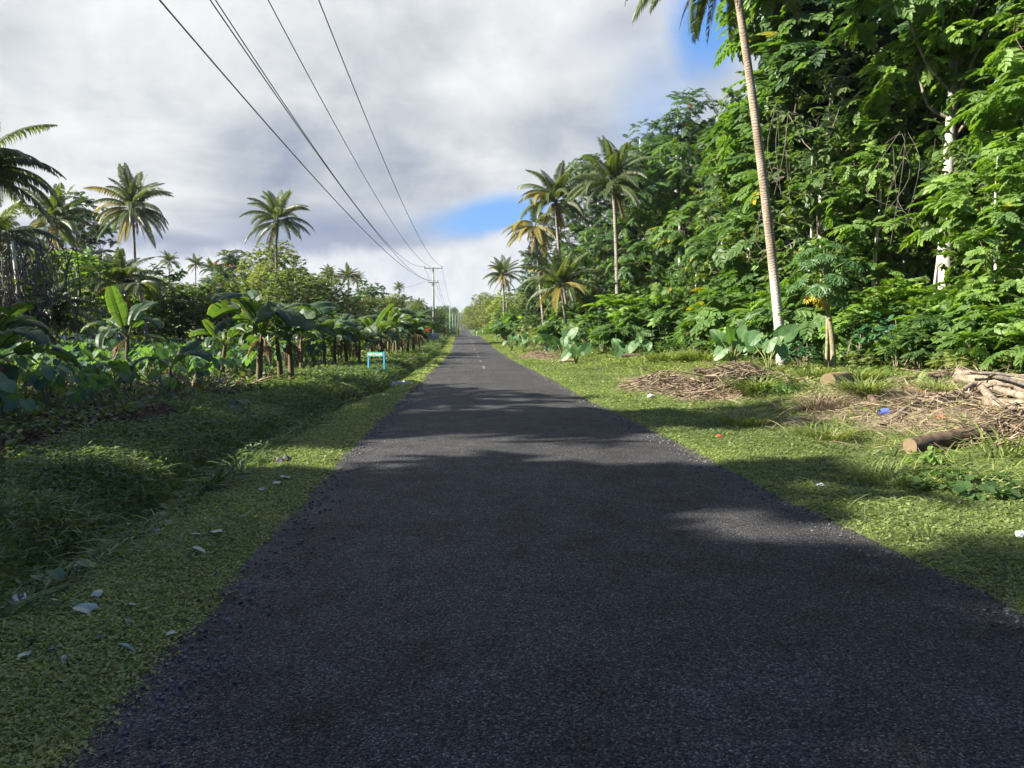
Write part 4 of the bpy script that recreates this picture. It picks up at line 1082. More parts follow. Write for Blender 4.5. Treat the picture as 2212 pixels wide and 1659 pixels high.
for pool, u, Y, sc, lab in [
    (Q2, 260, 60, 1.0, 'bright shoot tree behind the short dark coconut palm'), (Q2, 325, 62, .95, 'shoot tree at the right of the short dark palm'), (Q2, 215, 57, 1.0, 'bright shoot tree left of the fullest palm trunk'),
    (Q2, 110, 58, .9, 'bright shoot tree below the ragged coconut palm'), (Q2, 390, 66, .82, 'low shoot tree under the first distant palms'),
    (Q1, 395, 95, .72, 'olive small leaved tree left of the red flowered tree'), (Q1, 445, 90, .72, 'pale olive tree with fine crown below distant palms'), (Q1, 540, 92, .78, 'olive tree between red flowered tree and rounded tree'),
    (Q5, 660, 86, 1.15, 'dark spreading tree right of the rounded tree'), (Q5, 745, 94, 1.2, 'dark spreading tree under the skyline palms'), (Q5, 640, 70, .85, 'dark low tree just behind the tallest banana plants'),
    (Q1, 790, 120, .72, 'green bushy tree right of the skyline palms'), (Q5, 815, 100, 1.05, 'dark tree behind the middle banana plants'), (Q1, 850, 125, .75, 'round green tree under the lonely far palm'),
    (Q4, 770, 112, .75, 'low flowering tree behind the banana rows'), (Q1, 890, 130, .68, 'green tree left of the utility pole'), (Q5, 905, 116, .95, 'dark tree close behind the utility pole'),
    (Q5, 350, 64, .9, 'dark low tree behind the slim leaning palm trunk'), (Q5, 430, 66, .85, 'dark low tree behind small banana plants'), (Q5, 500, 64, .85, 'dark low tree left of the big banana plant'),
    (Q1, 580, 74, .62, 'low green tree right behind the big banana leaves'), (Q5, 270, 70, .9, 'dark low tree behind the parked van'), (Q5, 150, 60, .95, 'dark low tree behind the low coconut palm'),
    (Q3, 60, 64, .6, 'dark tree at the edge behind grey vines'), (Q5, 30, 48, .9, 'dark low tree under the near coconut palm'), (Q1, 690, 118, .95, 'large green tree between the solitary palm and skyline palms'),
    (Q5, 945, 150, 1.0, 'dark tree right behind the pole at the verge'), (Q4, 480, 100, .8, 'second flowering tree below the distant palms'), (Q1, 300, 98, .85, 'olive tree behind the fullest coconut palm trunk'),
    (Q1, 230, 90, .8, 'olive tree between the ragged and the fullest palms'), (Q1, 60, 86, .95, 'olive tree far left behind the ragged palm'),
]:
    top = max(v_[2] for c_ in CH[pool.root.name] if c_.name.startswith('crown') for v_ in [c_.bound_box[6]])
    vt_ = np.interp(u, [0, 100, 150, 230, 300, 350, 400, 450, 500, 540, 580, 620, 660, 700, 750, 800, 850, 900, 950, 1000], [565, 560, 535, 545, 575, 588, 598, 604, 584, 596, 556, 552, 584, 612, 624, 630, 632, 642, 652, 662])+RG.uniform(0, 12)
    zt = float(at(u, vt_, Y)[2])-g1(gx(u, Y), Y)
    pool.place(gx(u, Y), Y, None, (sc if zt/top > sc*1.3 else max(.45, zt/top)) if Y > 62 else sc, lab, LG)
# grey dead vine tangle
vt = thing('dead_vine_tangle', 'grey tangle of dead vines draped under the near coconut palm', 'dead vines', (gx(35, 37), 37, g1(gx(35, 37), 37)))
gs = []
for i in range(240):
    p0 = np.array([RG.normal(0, 1.3), RG.normal(0, .9), RG.uniform(3.2, 6.4)]); p1 = p0*[1, 1, 0]+RG.normal(0, .5, 3)+[0, 0, RG.uniform(.2, 3)]
    gs.append(tube(spline([p0, (p0+p1)/2+RG.normal(0, .5, 3), p1], 6), RG.uniform(.012, .03), 3, False))
obj('vines', mesh('dead_vines', join(gs), M_TWIG), vt)
obj('trunk', mesh('dead_vine_trunk', tube(spline([(0, 0, -.2), (.2, 0, 3), (-.1, .2, 6)], 8), np.linspace(.16, .06, 8), 7), M_GREYB, True), vt)

# bananas
B1 = 'banana plants edging the taro field'
BSP = []
def bplant(lab, u, Y, H, seed, group=B1, **kw):
    x = gx(u, Y); BSP.append((x, Y)); return banana(lab, x, Y, H, seed, group=group, **kw)
bplant('banana plant with one huge upright leaf left in the field', 272, 29, 2.9, 1, mix=((0, 1), (1, 1), (3, 2), (4, 2), (5, 1)), a0=2.6, ls=1.1)
bplant('young banana plant with one sunlit yellow green leaf', 366, 21, 1.75, 2, mix=((0, 1), (3, 2), (4, 1)), dead=1, ls=1.1, stem=.45, a0=5.2)
bplant('big banana plant with broad dark leaves left of the thick stemmed pair', 557, 23.6, 3.15, 3, mix=((0, 1), (1, 2), (2, 2), (3, 2), (4, 2)), a0=1.0, ls=1.1, dead=2)
bplant('banana plant with thick stem and ragged leaves, nearer of a pair', 628, 25, 2.9, 4, mix=((1, 2), (2, 2), (3, 2), (4, 2), (5, 1)), ls=1.05, dead=3)
bplant('banana plant with thick stem touching its nearer twin', 604, 26, 2.8, 5, mix=((1, 2), (2, 1), (3, 2), (4, 2)), dead=2)
bplant('banana plant with short stem left of the big broad leaved one', 478, 27, 2.3, 6, mix=((0, 1), (2, 2), (3, 2), (4, 2)), dead=2)
bplant('slim banana plant behind the thick stemmed pair', 650, 31, 2.6, 7, mix=((0, 1), (1, 2), (3, 2), (4, 1)), dead=2)
bplant('very near dark banana plant at the field edge', 5, 16.5, 2.2, 8, mix=((0, 1), (1, 1), (2, 2), (3, 3), (4, 2)), dead=3, ls=1.15, a0=.2)
bplant('dark banana plant behind the very near one', -20, 20, 2.5, 9, mix=((1, 2), (2, 2), (3, 2), (4, 2)), dead=2)
for i, (u, Y, H, lab) in enumerate([
    (700, 38, 2.6, 'banana plant with pale leaves just left of the sign board'), (722, 40, 2.9, 'banana plant left behind the sign board'), (748, 41, 2.9, 'banana plant with upright leaf left above the sign'),
    (775, 39, 2.4, 'short banana plant just behind the sign board'), (800, 44, 3.2, 'banana plant with torn arching leaves above the sign'), (822, 47, 2.9, 'banana plant right behind the sign board'),
    (770, 50, 3.5, 'tall banana plant far behind the sign board'), (838, 55, 4.0, 'tall banana plant with dark dangling leaf at the skyline'), (857, 60, 3.6, 'banana plant in a clump with shaded thick stems'),
    (868, 62, 3.6, 'banana plant in the middle of the shaded clump'), (880, 61, 3.5, 'banana plant with bright young leaf in the clump'), (893, 64, 4.3, 'tallest banana plant of the clump beside the pole'),
    (850, 64, 3.8, 'banana plant at the back of the clump'), (735, 47, 3.2, 'banana plant with brown hanging leaves in the rows'), (690, 50, 3.3, 'banana plant behind the dark thick stemmed pair'),
    (660, 52, 3.0, 'banana plant far back in the taro field'), (905, 68, 3.4, 'banana plant reaching its leaf toward the pole'), (545, 44, 2.6, 'small banana plant far behind the big broad leaved one'),
    (960, 118, 3.0, 'banana plant near the verge just past the pole')]):
    bplant(lab, u, Y, H, 20+i, mix=((0, 1 if i % 4 == 0 else 0), (1, 1), (2, 2+i % 2), (3, 2), (4, 2), (5, 2)), dead=2+i % 3)

# taro
TP = taro_pool(6)
k = 0; pts = []
ZN = [(0, 15.5, 'shaded taro plant in dark soil beside the rough ditch grass', 'shaded taro plants nearest the ditch'),
      (15.5, 24, 'taro plant in the near taro rows around the young banana plant', 'taro plants of the near rows'),
      (24, 34, 'taro plant in the sunlit rows among the thick banana stems', 'taro plants of the sunlit middle rows'),
      (34, 70, 'taro plant in the far crowded rows below the palms', 'taro plants of the far rows')]
tries = 0
while len(pts) < 285 and tries < 20000:
    tries += 1
    Y = 8+44*RG.random()**.85; lo = -.62*Y-1.5; hi = float(xc(Y))-7.7-.03*Y+RG.normal(0, .3)
    if lo > hi: continue
    x = RG.uniform(lo, hi)
    if Y < 17 and RG.random() < .45: continue
    mind = .85 if Y < 24 else 1.0
    if any((x-a)**2+(Y-b)**2 < mind**2 for a, b in pts): continue
    if any((x-a)**2+(Y-b)**2 < .6**2 for a, b in BSP): continue
    pts.append((x, Y))
    z = next(z for z in ZN if z[0] <= Y < z[1])
    TP[len(pts) % 6].place(x, Y, None, RG.uniform(.75, 1.25)*(1.12 if Y > 24 else .9), z[2], z[3])

# red shrub, stone wall, hut, van behind the field
rs = bush('red_leaf_shrub', 51, 2.0, 1.0, leaf_hex(.35), M_RED, 7, 6, .34, n=6)
rs.place(gx(918, 98), 98, None, .95, 'red leaved shrub at the left of the utility pole foot', None)
wx, wy = gx(921, 99), 101
gs = [box(1.1, .5, .42, (i*1.12-1.1+.1*(j % 2), 0, j*.4+.1), .05) for i in range(3) for j in range(3)]
tag(obj('stone_wall', mesh('stone_wall', join(gs), M_WALLB), None, (wx, wy, g1(wx, wy))), 'low grey stone wall behind the utility pole foot', 'wall')
vx, vy = gx(205, 58), 58
van = thing('parked_van', 'white parked van glimpsed through leaves behind the taro field', 'van', (vx, vy, g1(vx, vy)+.6), rad(8))
prof = [(-2.1, .35), (-2.1, 1.05), (-1.6, 1.15), (-1.05, 1.85), (1.9, 1.9), (2.1, 1.2), (2.1, .35)]
def extr(pf, w):
    n = len(pf)
    V = [(a, s*w/2, b) for s in (-1, 1) for a, b in pf]
    return Geo(V, {4: [(i, (i+1) % n, n+(i+1) % n, n+i) for i in range(n)], n: [tuple(range(n-1, -1, -1)), tuple(range(n, 2*n))]})
obj('body', mesh('van_body', extr(prof, 1.65), M_VAN), van)
obj('windscreen', mesh('van_windscreen', Geo([(-1.56, -.72, 1.22), (-1.56, .72, 1.22), (-1.11, .68, 1.8), (-1.11, -.68, 1.8)], {4: [(0, 1, 2, 3)]}).move(None, (-.012, 0, .01)), M_GLASS), van)
for s in (-1, 1):
    obj('side_window', mesh('van_side_window', box(2.5, .01, .5, (.4, s*.832, 1.5)), M_GLASS), van)
    for xx in (-1.35, 1.35):
        w = obj('wheel', mesh('van_wheel', tube([(xx, s*.72, .32), (xx, s*.86, .32)], .32, 16), M_TYRE), van); obj('rim', mesh('van_rim', tube([(xx, s*.74, .32), (xx, s*.868, .32)], .18, 12), M_STEEL), w)
hx, hy = gx(207, 66), 66
hut = thing('field_hut', 'small brown roofed hut behind the parked white van', 'hut', (hx, hy, g1(hx, hy)))
obj('walls', mesh('hut_walls', box(4, 3, 2.4, (0, 0, 1.2)), M_WALLB), hut)
obj('roof', mesh('hut_roof', Geo([(-2.4, -2, 2.35), (2.4, -2, 2.35), (2.4, 0, 3.5), (-2.4, 0, 3.5), (2.4, 2, 2.35), (-2.4, 2, 2.35)], {4: [(0, 1, 2, 3), (3, 2, 4, 5), (0, 5, 4, 1)], 3: [(0, 3, 5), (1, 4, 2)]}), M_THATCH), hut)

# off-view trees whose shade falls over the near road
SG = 'shade trees beside the road behind the viewpoint'
for pool, x, y, sc, lab in [
    (Q5, -19, 17, 1.5, 'shade tree farthest ahead, standing outside the view beside the field'), (PJ1, -22, 11.5, .82, 'tall shade tree second from the field'),
    (PJ1, -20, 5.5, .70, 'tall shade tree level with the viewpoint'), (PF1, -28, 2.5, .78, 'dense round shade tree filling the second row'), (PF1, -21, 1.2, .68, 'smaller dense shade tree in the front row'), (PF1, -23, 0, .86, 'dense round shade tree left of the viewpoint'), (PJ1, -21, -6.5, .9, 'tall shade tree behind the viewpoint'),
    (PF1, -30, 15, .8, 'dense round shade tree at the field side'),
    (PF1, -22, -12, .85, 'dense round shade tree at the rear of the row'),
]:
    pool.place(x, y, None, sc, lab, SG)

# ================================================================== FAR ROAD: trees on both sides up the rise
FARQ = leaf_hex(.6, .1, .1)
FT = []
for i, (lf, H, R) in enumerate([(M_OLV, 8, 3.2), (M_JUN, 9, 3.0), (M_DRK, 9, 3.4), (M_YEL, 8, 3.2)]):
    root = thing('far_tree', 'tree', 'tree')
    cg, tips = crown(lobes_tree(H, 2, R, 11, 80+i, (1.3, 1.9)), .8, FARQ, 6, .62, spread=.35)
    obj('trunk', mesh('far_tree_trunk', tube([(0, 0, -.4), (.1, 0, H*.8)], [.22, .08], 6), M_GREYB), root)
    obj('crown', mesh('far_tree_crown', cg, lf), root)
    FT.append(Pool(root))
y = 128.0; i = 0
while y < 1330:
    for side in (-1, 1):
        for row in range(2 if y < 700 else 1):
            off = (4.2 if side > 0 else 6.2)+row*6+RG.uniform(0, 1.4)
            if side < 0 and y < 165: off += 3
            yy = y+RG.uniform(-3, 3)
            x = float(xc(yy))+side*(HW+off)
            sc = RG.uniform(.72, 1.08)*(.95 if side > 0 else .82)*(1+row*.25)
            kk = int(RG.choice([0, 1, 2, 3], p=[.3, .3, .2, .2] if side > 0 else [.3, .35, .35, 0]))
            if side > 0 and 125 < y < 190: kk = 3 if row == 0 else 0
            d = ['olive', 'green', 'dark', 'yellow green'][kk]
            sw = 'right' if side > 0 else 'left'
            b = 'short of the dip' if y < 240 else ('on the lower rise' if y < 420 else ('on the upper rise' if y < 800 else 'near the crest'))
            FT[kk].place(x, yy, None, sc, '%s distant tree on the %s side of the road %s' % (d, sw, b), '%s distant trees on the %s side %s' % (d, sw, b))
    y += 8.5 if y < 400 else (15 if y < 800 else 32)

for u, Y, vt_, lab in [(1068, 150, 628, 'nearest large rounded olive tree crowding the right road edge short of the dip'), (1044, 200, 620, 'second large rounded olive tree along the right edge of the far road'),
                       (1030, 262, 622, 'third large rounded olive tree along the right edge of the far road'), (1019, 335, 634, 'fourth rounded olive tree on the right of the lower rise'), (1013, 430, 645, 'fifth rounded olive tree on the right of the lower rise')]:
    x = gx(u, Y); zt = float(at(u, vt_, Y)[2])-g1(x, Y); Q1.place(x, Y, None, min(zt/14.5, .95), lab, 'rounded olive trees right of the far road')
FS = bush('roadside_shrub', 91, 2.4, 1.7, FARQ, M_JUN, 2.6, 6, .42, n=8)
y = 150.0
while y < 1250:
    for side in (-1, 1):
        yy = y+RG.uniform(-2, 2); sc = RG.uniform(.7, 1.15)*(1 if y < 500 else 1.5)
        x = float(xc(yy))+side*(HW+1.9+.9*sc+RG.uniform(0, .6))
        if side < 0: x -= 1.2
        sw = 'right' if side > 0 else 'left'
        FS.place(x, yy, None, sc, 'low distant shrub hugging the %s edge of the climbing road' % sw, 'low shrubs along the %s edge of the far road' % sw)
    y += 6 if y < 330 else (11 if y < 600 else 30)

# ================================================================== POWER LINE
def pole_parts(root, H, arms=True, simple=False):
    obj('post', mesh('pole_post', tube([(0, 0, -.6), (0, 0, H*.5), (0, 0, H)], [.17, .145, .11], 12), M_POLE if arms else M_POLEF, True), root)
    if arms:
        arms_ = []
        for zz, hw in ((H-.18, 1.34), (H-2.25, .75)):
            a = obj('crossarm', mesh('pole_crossarm', box(hw*2, .11, .13, (0, -.16, zz), .015), M_POLE), root); arms_.append(a)
            for s in (-1, 1):
                obj('brace', mesh('pole_brace', tube([(s*hw*.5, -.2, zz-.05), (0, -.13, zz-.6)], .022, 5), M_STEEL), a)
        for px, zz in ((-1.28, H-.1), (-.48, H-.1), (1.28, H-.1), (-.68, H-2.17), (.1, H-2.17), (.68, H-2.17)):
            ins = obj('insulator', mesh('pole_insulator', join([tube([(px, -.16, zz), (px, -.16, zz+.1), (px, -.16, zz+.12), (px, -.16, zz+.2), (px, -.16, zz+.23)], [.02, .02, .06, .055, .03], 8)]), M_INS, True), arms_[0 if zz > H-1 else 1])
    else:
        obj('lamp_arm', mesh('pole_lamp_arm', tube([(0, 0, H-.25), (.5, -.1, H-.02), (1.0, -.2, H+.03)], .03, 5), M_STEEL), root)
PX, PY = gx(937, 106), 106
PZ = g1(PX, PY)
ptop = at(937, 577, PY)[2]
P1 = thing('utility_pole', 'tall green grey utility pole with two crossarms beside the verge', 'utility pole', (PX, PY, PZ), rad(-4), group='utility poles along the road')
pole_parts(P1, ptop-PZ)
for i, (u, vt_, Y, lab) in enumerate([(972, 664, 240, 'pale green pole nearest past the tall utility pole'), (978, 676, 300, 'second thin pale pole past the tall utility pole'), (983.5, 681, 345, 'third thin pale pole past the tall utility pole'),
                                      (990, 665, 420, 'fourth pale pole, taller, on the lower rise'), (996, 669, 520, 'fifth pale pole up the rise'), (999.5, 671, 640, 'sixth tiny pale pole up the rise')]):
    x = float(at(u, 700, Y)[0]); z = g1(x, Y)
    p = thing('street_pole', lab, 'pole', (x, Y, z), group='pale poles up the far road')
    pole_parts(p, max(6.5, float(at(u, vt_, Y)[2])-z), False)
rearx, reary = -6.2, -10
pr = copy_tree(P1, (rearx, reary, g1(rearx, reary)), rad(-2), (1.25, 1.25, 1.32), 'utility pole behind the viewpoint carrying the same wires', 'utility poles along the road')
def wire(lab, A, B, sag, r=.017):
    t = np.linspace(0, 1, 60)[:, None]
    P = np.asarray(A)+(np.asarray(B)-np.asarray(A))*t; P[:, 2] -= sag*4*t[:, 0]*(1-t[:, 0])
    o = obj('power_line', mesh('power_line', tube(P, r, 6), M_WIRE, True))
    tag(o, lab, 'power line', 'power lines overhead')
def ins_pos(px, dz):
    c, s = math.cos(rad(-4)), math.sin(rad(-4))
    return np.array([PX+px*c+.16*s, PY+px*s-.16*c, ptop+dz])
for lab, px, dz, B, sag, r in [('lowest thick power cable running out over the field', -.68, -1.95, (-7.85, -10, 11.5), 2.2, .021), ('thin low power wire crossing beside the upper left one', .1, -1.95, (-6.1, -10, 11.5), 2.9, .015),
                              ('upper power wire to the outer end of the top crossarm', -1.28, .12, (-6.8, -10, 13.5), 3.6, .016), ('upper power wire second from the road', -.48, .12, (-6.2, -10, 14.5), 2.8, .016),
                              ('upper power wire nearest the road', 1.28, .12, (-4.5, -10, 14.0), 3.1, .016)]:
    wire(lab, ins_pos(px, dz), B, sag, r)
e2 = at(972, 664, 240)
for lab, px, dz, off, sag in [('far power wire sagging past the tall pole, outer side', -1.28, .12, -.9, 1.6), ('far power wire sagging past the tall pole, road side', 1.28, .12, .9, 1.6), ('far low power wire past the tall pole', .3, -1.95, 0, 1.6), ('far low power wire beside its twin past the tall pole', .68, -1.95, .35, 1.8)]:
    wire(lab, ins_pos(px, dz), e2+np.array([off, 0, -.1 if dz > 0 else -1.2]), sag, .02)
wire('short service wire leading off to the field side', ins_pos(-.68, -1.9), at(850, 625, 120), .25, .016)

# ================================================================== SIGN
sl, sr = at(796, 800, 33.0), at(829.5, 802, 32.6)
c = (sl+sr)/2; zb = float((sl[2]+sr[2])/2)
sg = thing('name_sign', 'small green name board on two bright blue posts', 'sign', (c[0], c[1], zb), math.atan2(sr[1]-sl[1], sr[0]-sl[0]))
w = .92; ht = (801-762)/2.1602/710*34
gs_ = [(-w/2+.03, .0), (w/2-.01, .03)]
obj('post', mesh('sign_post', box(.085, .05, ht*.8+.35, (gs_[0][0], .035, (ht*.8-.35)/2), .006), M_SBLUE), sg)
obj('post', mesh('sign_post', box(.075, .06, ht+.37, (gs_[1][0], -.005, (ht-.33)/2), .006), M_SBLUE), sg)
bd_ = obj('board', mesh('sign_board', box(w-.07, .03, .2, (-.035, -.012, ht-.11), .004), M_SGRN), sg)
fc = bpy.data.curves.new('sign_lettering', 'FONT'); fc.body = 'UASA LE FAALAPISI'; fc.size = .15; fc.align_x = 'CENTER'; fc.align_y = 'CENTER'; fc.extrude = .002; fc.offset = .003
fc.materials.append(M_SWHT)
ft = obj('lettering', fc, sg, (-.035, -.032, ht-.115), (PI/2, 0, 0))
bpy.context.view_layer.update()
if ft.dimensions.x > 0: ft.scale = (.80/ft.dimensions.x, 1.05, 1)
me_ = bpy.data.meshes.new_from_object(ft.evaluated_get(bpy.context.evaluated_depsgraph_get())); lm_, ls_ = ft.location.copy(), ft.scale.copy()
bpy.data.objects.remove(ft); CH[sg.name].pop()
obj('lettering', me_, bd_, lm_, (PI/2, 0, 0), tuple(ls_))
obj('macron', mesh('sign_macron', box(.04, .004, .01, (-.232, -.031, ht-.045)), M_SWHT), bd_)

# ================================================================== LOGS, BRANCHES, LITTER
def log(name, lab, cat, pts, r0, r1, mat, group=None, cut=True, n=14, seed=0):
    q = np.random.default_rng(seed); P = spline(pts, 16)
    root = thing(name, lab, cat, tuple(P[0]), group=group); P = P-P[0]
    g = tube(P, np.linspace(r0, r1, 16)*(1+q.normal(0, .03, 16)), n, False)
    g.V += q.normal(0, r0*.025, g.V.shape)
    obj('bark', mesh(name+'_bark', g, mat, True), root)
    if cut:
        for k, e in ((0, 0), (15, 1)):
            T = norm((P[1]-P[0]) if k == 0 else (P[15]-P[14])); rr = (r0 if k == 0 else r1)
            X = norm(np.cross(T, [0, 0, 1.])); Y = np.cross(T, X); a = np.arange(n)*2*PI/n
            V = P[k]+rr*.99*(np.cos(a)[:, None]*X+np.sin(a)[:, None]*Y)+T*(.012*(1 if k else -1))
            rim = P[k]+rr*1.0*(np.cos(a)[:, None]*X+np.sin(a)[:, None]*Y)
            F = {n: [np.arange(n) if k else np.arange(n)[::-1]], 4: [(i, (i+1) % n, n+(i+1) % n, n+i) for i in range(n)]}
            obj('cut_end', mesh(name+'_cut_end', Geo(np.concatenate([V, rim]), F), M_CUT), root)
    return root
def onG(u, Y, dz=0): x = gx(u, Y); return np.array([x, Y, g1(x, Y)+dz])
def PX3(*a): return [at(u, v, Y) for u, v, Y in a]
def gpx(*a): return [onpix(u, v, dz) for u, v, dz in a]
log('fallen_log', 'long dark fallen log with sawn end lying near the road', 'log', gpx((1966, 984, .13), (2060, 968, .15), (2140, 957, .18), (2300, 950, .2)), .115, .10, M_DEADK, seed=1)
log('cut_stump', 'short sawn yellow brown log chunk lying in weeds', 'log', gpx((1788, 838, .17), (1828, 832, .18)), .19, .18, M_DEADY, seed=2)
log('small_stump', 'small dark sawn stick end poking from the grass', 'log', gpx((1893, 884, .1), (1880, 880, .2)), .07, .065, M_DEADK, seed=8)
log('splintered_log', 'thick splintered log raised at the top of the branch heap', 'log', gpx((2070, 842, .3), (2140, 854, .28), (2212, 868, .25), (2330, 892, .2)), .17, .13, M_DEAD, seed=3)
log('curved_branch', 'long curved grey branch lying across the heap', 'log', gpx((2070, 868, .16), (2105, 862, .3), (2140, 866, .26), (2212, 882, .2), (2330, 902, .15)), .05, .075, M_DEAD, seed=4, cut=False)
log('mossy_log', 'pale log under the curved branch in the heap', 'log', gpx((2098, 876, .1), (2150, 888, .14), (2212, 898, .14), (2330, 915, .14)), .07, .13, M_DEAD, seed=5)
log('propped_branch', 'round branch slanting down from the heap to the ground', 'log', gpx((2120, 872, .3), (2150, 890, .16), (2178, 904, .05)), .075, .06, M_DEAD, seed=6)
for k_, (a_, b_, r_, lab_) in enumerate([((2085, 850, .42), (2230, 868, .42), .035, 'thin straight branch on top of the heap'), ((2095, 858, .5), (2300, 850, .4), .028, 'thin branch leaning back over the heap'),
                                        ((2120, 846, .35), (2260, 886, .3), .05, 'bent middle branch between the heap logs'), ((2150, 870, .35), (2330, 868, .3), .04, 'smooth branch at the outer side of the heap'), ((2060, 880, .05), (2190, 862, .36), .025, 'thin bare stick propped on the heap front')]):
    p_ = gpx(a_, b_); m_ = (p_[0]+p_[1])/2+np.array([0, .05, .06*(-1)**k_])
    log('heap_branch', lab_, 'branch', [p_[0], m_, p_[1]], r_, r_*.7, M_DEAD if k_ % 2 else M_TWIG, group='branches stacked on the heap', cut=False, n=8, seed=40+k_)
log('yellow_log', 'yellowish log lying on the straw at the heap foot', 'log', gpx((2150, 918, .1), (2300, 916, .1)), .11, .11, M_DEADY, seed=7)
log('back_log', 'yellow log half hidden at the back of the heap', 'log', gpx((2155, 840, .2), (2330, 852, .2)), .16, .15, M_DEADY, seed=9)
log('tilted_log', 'dark tilted log sticking out of the dry stem heap', 'log', PX3((1500, 797, 22.6))+gpx((1545, 822, .2)), .08, .11, M_DEADK, seed=10)
log('verge_log', 'pale thin log at the foot of far elephant ears', 'log', [onG(1208, 44, .12), onG(1240, 44, .15)], .12, .1, M_DEADY, seed=11)
log('dark_branch', 'dark branch lying between the far elephant ears and grass', 'log', [onG(1345, 40, .3), onG(1385, 39.5, .2)], .12, .09, M_DEADK, seed=12)
log('long_stick', 'long thin stick crossing the fallen log', 'stick', gpx((2092, 872, .05))+PX3((2140, 905, 12.4), (2212, 965, 9.6)), .024, .018, M_DEAD, cut=False, n=6, seed=13)
log('grey_stick', 'grey stick lying in straw left of the heap', 'stick', gpx((1905, 922, .03), (1960, 890, .08), (2000, 872, .1)), .04, .03, M_DEAD, cut=False, n=7, seed=14)
log('pole_stick', 'long straight stick lying above the grey one', 'stick', gpx((1925, 900, .05), (2010, 868, .12)), .022, .018, M_DEAD, cut=False, n=6, seed=15)
def heap(lab, cx, cy, sx, sy, h, n, lmin, lmax, seed, rmax=.022, mat=M_STRAW):
    q = np.random.default_rng(seed); gs = []
    z0 = g1(cx, cy)
    for i in range(n):
        x, y = q.normal(0, sx*.5), q.normal(0, sy*.5); L = q.uniform(lmin, lmax); a = q.normal(.1, .75)+(PI if q.random() < .5 else 0)
        zt = g1(cx+x, cy+y)-z0+h*math.exp(-(x/sx)**2-(y/sy)**2)*q.random()
        d = np.array([math.cos(a), math.sin(a)*.6, q.normal(0, .26)])
        p = np.array([x, y, zt+.03]); r = q.uniform(.006, rmax)
        g = tube([p-d*L/2, p+q.normal(0, .07, 3)+[0, 0, .05], p+d*L/2-[0, 0, .03]], [r, r*.9, r*.5], 4, False); g.t[:] = np.clip(q.normal(.5, .25), 0, 1); gs.append(g)
    o = obj('brush_heap', mesh('brush_heap', join(gs), mat), None, (cx, cy, z0))
    tag(o, lab, 'brush heap', 'heaps of cut stems on the verge')
hp = HEAPS
heap('heap of long dry cut stems in front of the largest elephant ear', hp[1][0], hp[1][1], 1.35, .85, .6, 420, .3, 1.3, 1)
heap('smaller heap of dry stems nearer the road edge', hp[0][0], hp[0][1], 1.0, .9, .32, 200, .3, 1.0, 2)
heap('heap of dead branches and sticks by the splintered log', hp[2][0]+.7, hp[2][1]+.9, 1.6, .9, .25, 220, .4, 1.6, 3, .024)
heap('scattered dry sticks on the bare earth behind the fallen log', gx(2080, 12.6), 12.8, 1.6, .9, .1, 230, .3, 1.3, 4, .02)
heap('far patch of dry cut stems on the sunlit verge', hp[3][0], hp[3][1], 1.4, 2.6, .25, 240, .4, 1.2, 5)
heap('grey dead brush at the near edge of the verge', gx(2215, 9.3), 9.3, .8, .7, .4, 240, .4, 1.1, 6, .012)
# dry stems standing at the frame edge
def stems(lab, u, Y, n, h, sp, seed, mat=M_DEAD):
    q = np.random.default_rng(seed); gs = []
    for i in range(n):
        b = np.array([q.normal(0, sp), q.normal(0, sp), -.05]); t = b*2.4+[q.normal(0, .12), q.normal(0, .1), h*q.uniform(.55, 1)]
        gs.append(tube(spline([b, (b+t)/2+q.normal(0, .04, 3), t], 5), [.028, .024, .02, .016, .01], 5, False))
    x = gx(u, Y)
    tag(obj('dry_stem_clump', mesh('dry_stem_clump', join(gs), mat, True), None, (x, Y, g1(x, Y))), lab, 'dry stems')
stems('clump of bare pale stems above the branch heap', 2128, 17.3, 12, 1.7, .14, 1)
stems('few thin dry stems in the dark hollow by the papaya', 1845, 22.6, 4, 1.9, .12, 2)
stems('straw coloured dry stalks beside the young sunlit banana', 405, 21.5, 34, .75, .3, 3, M_STRAW)
stems('dry brown stalks at the foot of the big banana plant', 470, 23, 22, .55, .35, 4, M_STRAW)
# tall grass tufts and weeds
def tuft(lab, u, Y, n, L, sp, seed, mat=M_GRS, w=.05, t0=.4):
    q = np.random.default_rng(seed); x = gx(u, Y)
    a = q.random(n)*2*PI; r = sp*np.sqrt(q.random(n)); px, py = x+r*np.cos(a), Y+r*np.sin(a)
    b = a+q.normal(0, .6, n); d = np.stack([np.cos(b)*.5, np.sin(b)*.5, np.abs(q.normal(1, .25, n))], -1); up = np.stack([-np.cos(b), -np.sin(b), .4+0*b], -1)
    z0 = g1(x, Y)
    g = blade(w, .75).inst(frames(d, up, L*q.uniform(.5, 1.2, n)), np.stack([px-x, py-Y, G(px, py)-z0], -1), np.clip(q.normal(t0, .2, n), 0, 1))
    tag(obj('grass_tuft', mesh('grass_tuft', g, mat), None, (x, Y, z0)), lab, 'grass tuft', 'tall grass tufts on the verge')
tuft('bright grass tuft beside the blue plastic cup', 1870, 14.6, 420, .62, .28, 1)
tuft('dense grass tuft in front of the splintered log', 2040, 14.2, 380, .42, .32, 2)
tuft('tall grass tuft in front of the dry stem heap', 1640, 17.0, 330, .7, .35, 3, t0=.25)
tuft('long grass clump below the blue marker posts', 1450, 33, 500, .95, .9, 4)
tuft('long grass clump right of the nearer marker post', 1520, 32, 420, .95, .8, 5)
tuft('grass clump around the cut log chunk', 1770, 19.6, 360, .6, .45, 6)
tuft('grass clump between log chunk and small stump', 1855, 18, 420, .6, .5, 7)
tuft('flattened grass clump at the asphalt edge', 1610, 13.2, 260, .38, .5, 8)
tuft('shaded grass tuft on the near road edge', 1790, 11.2, 300, .36, .4, 9, t0=.3)
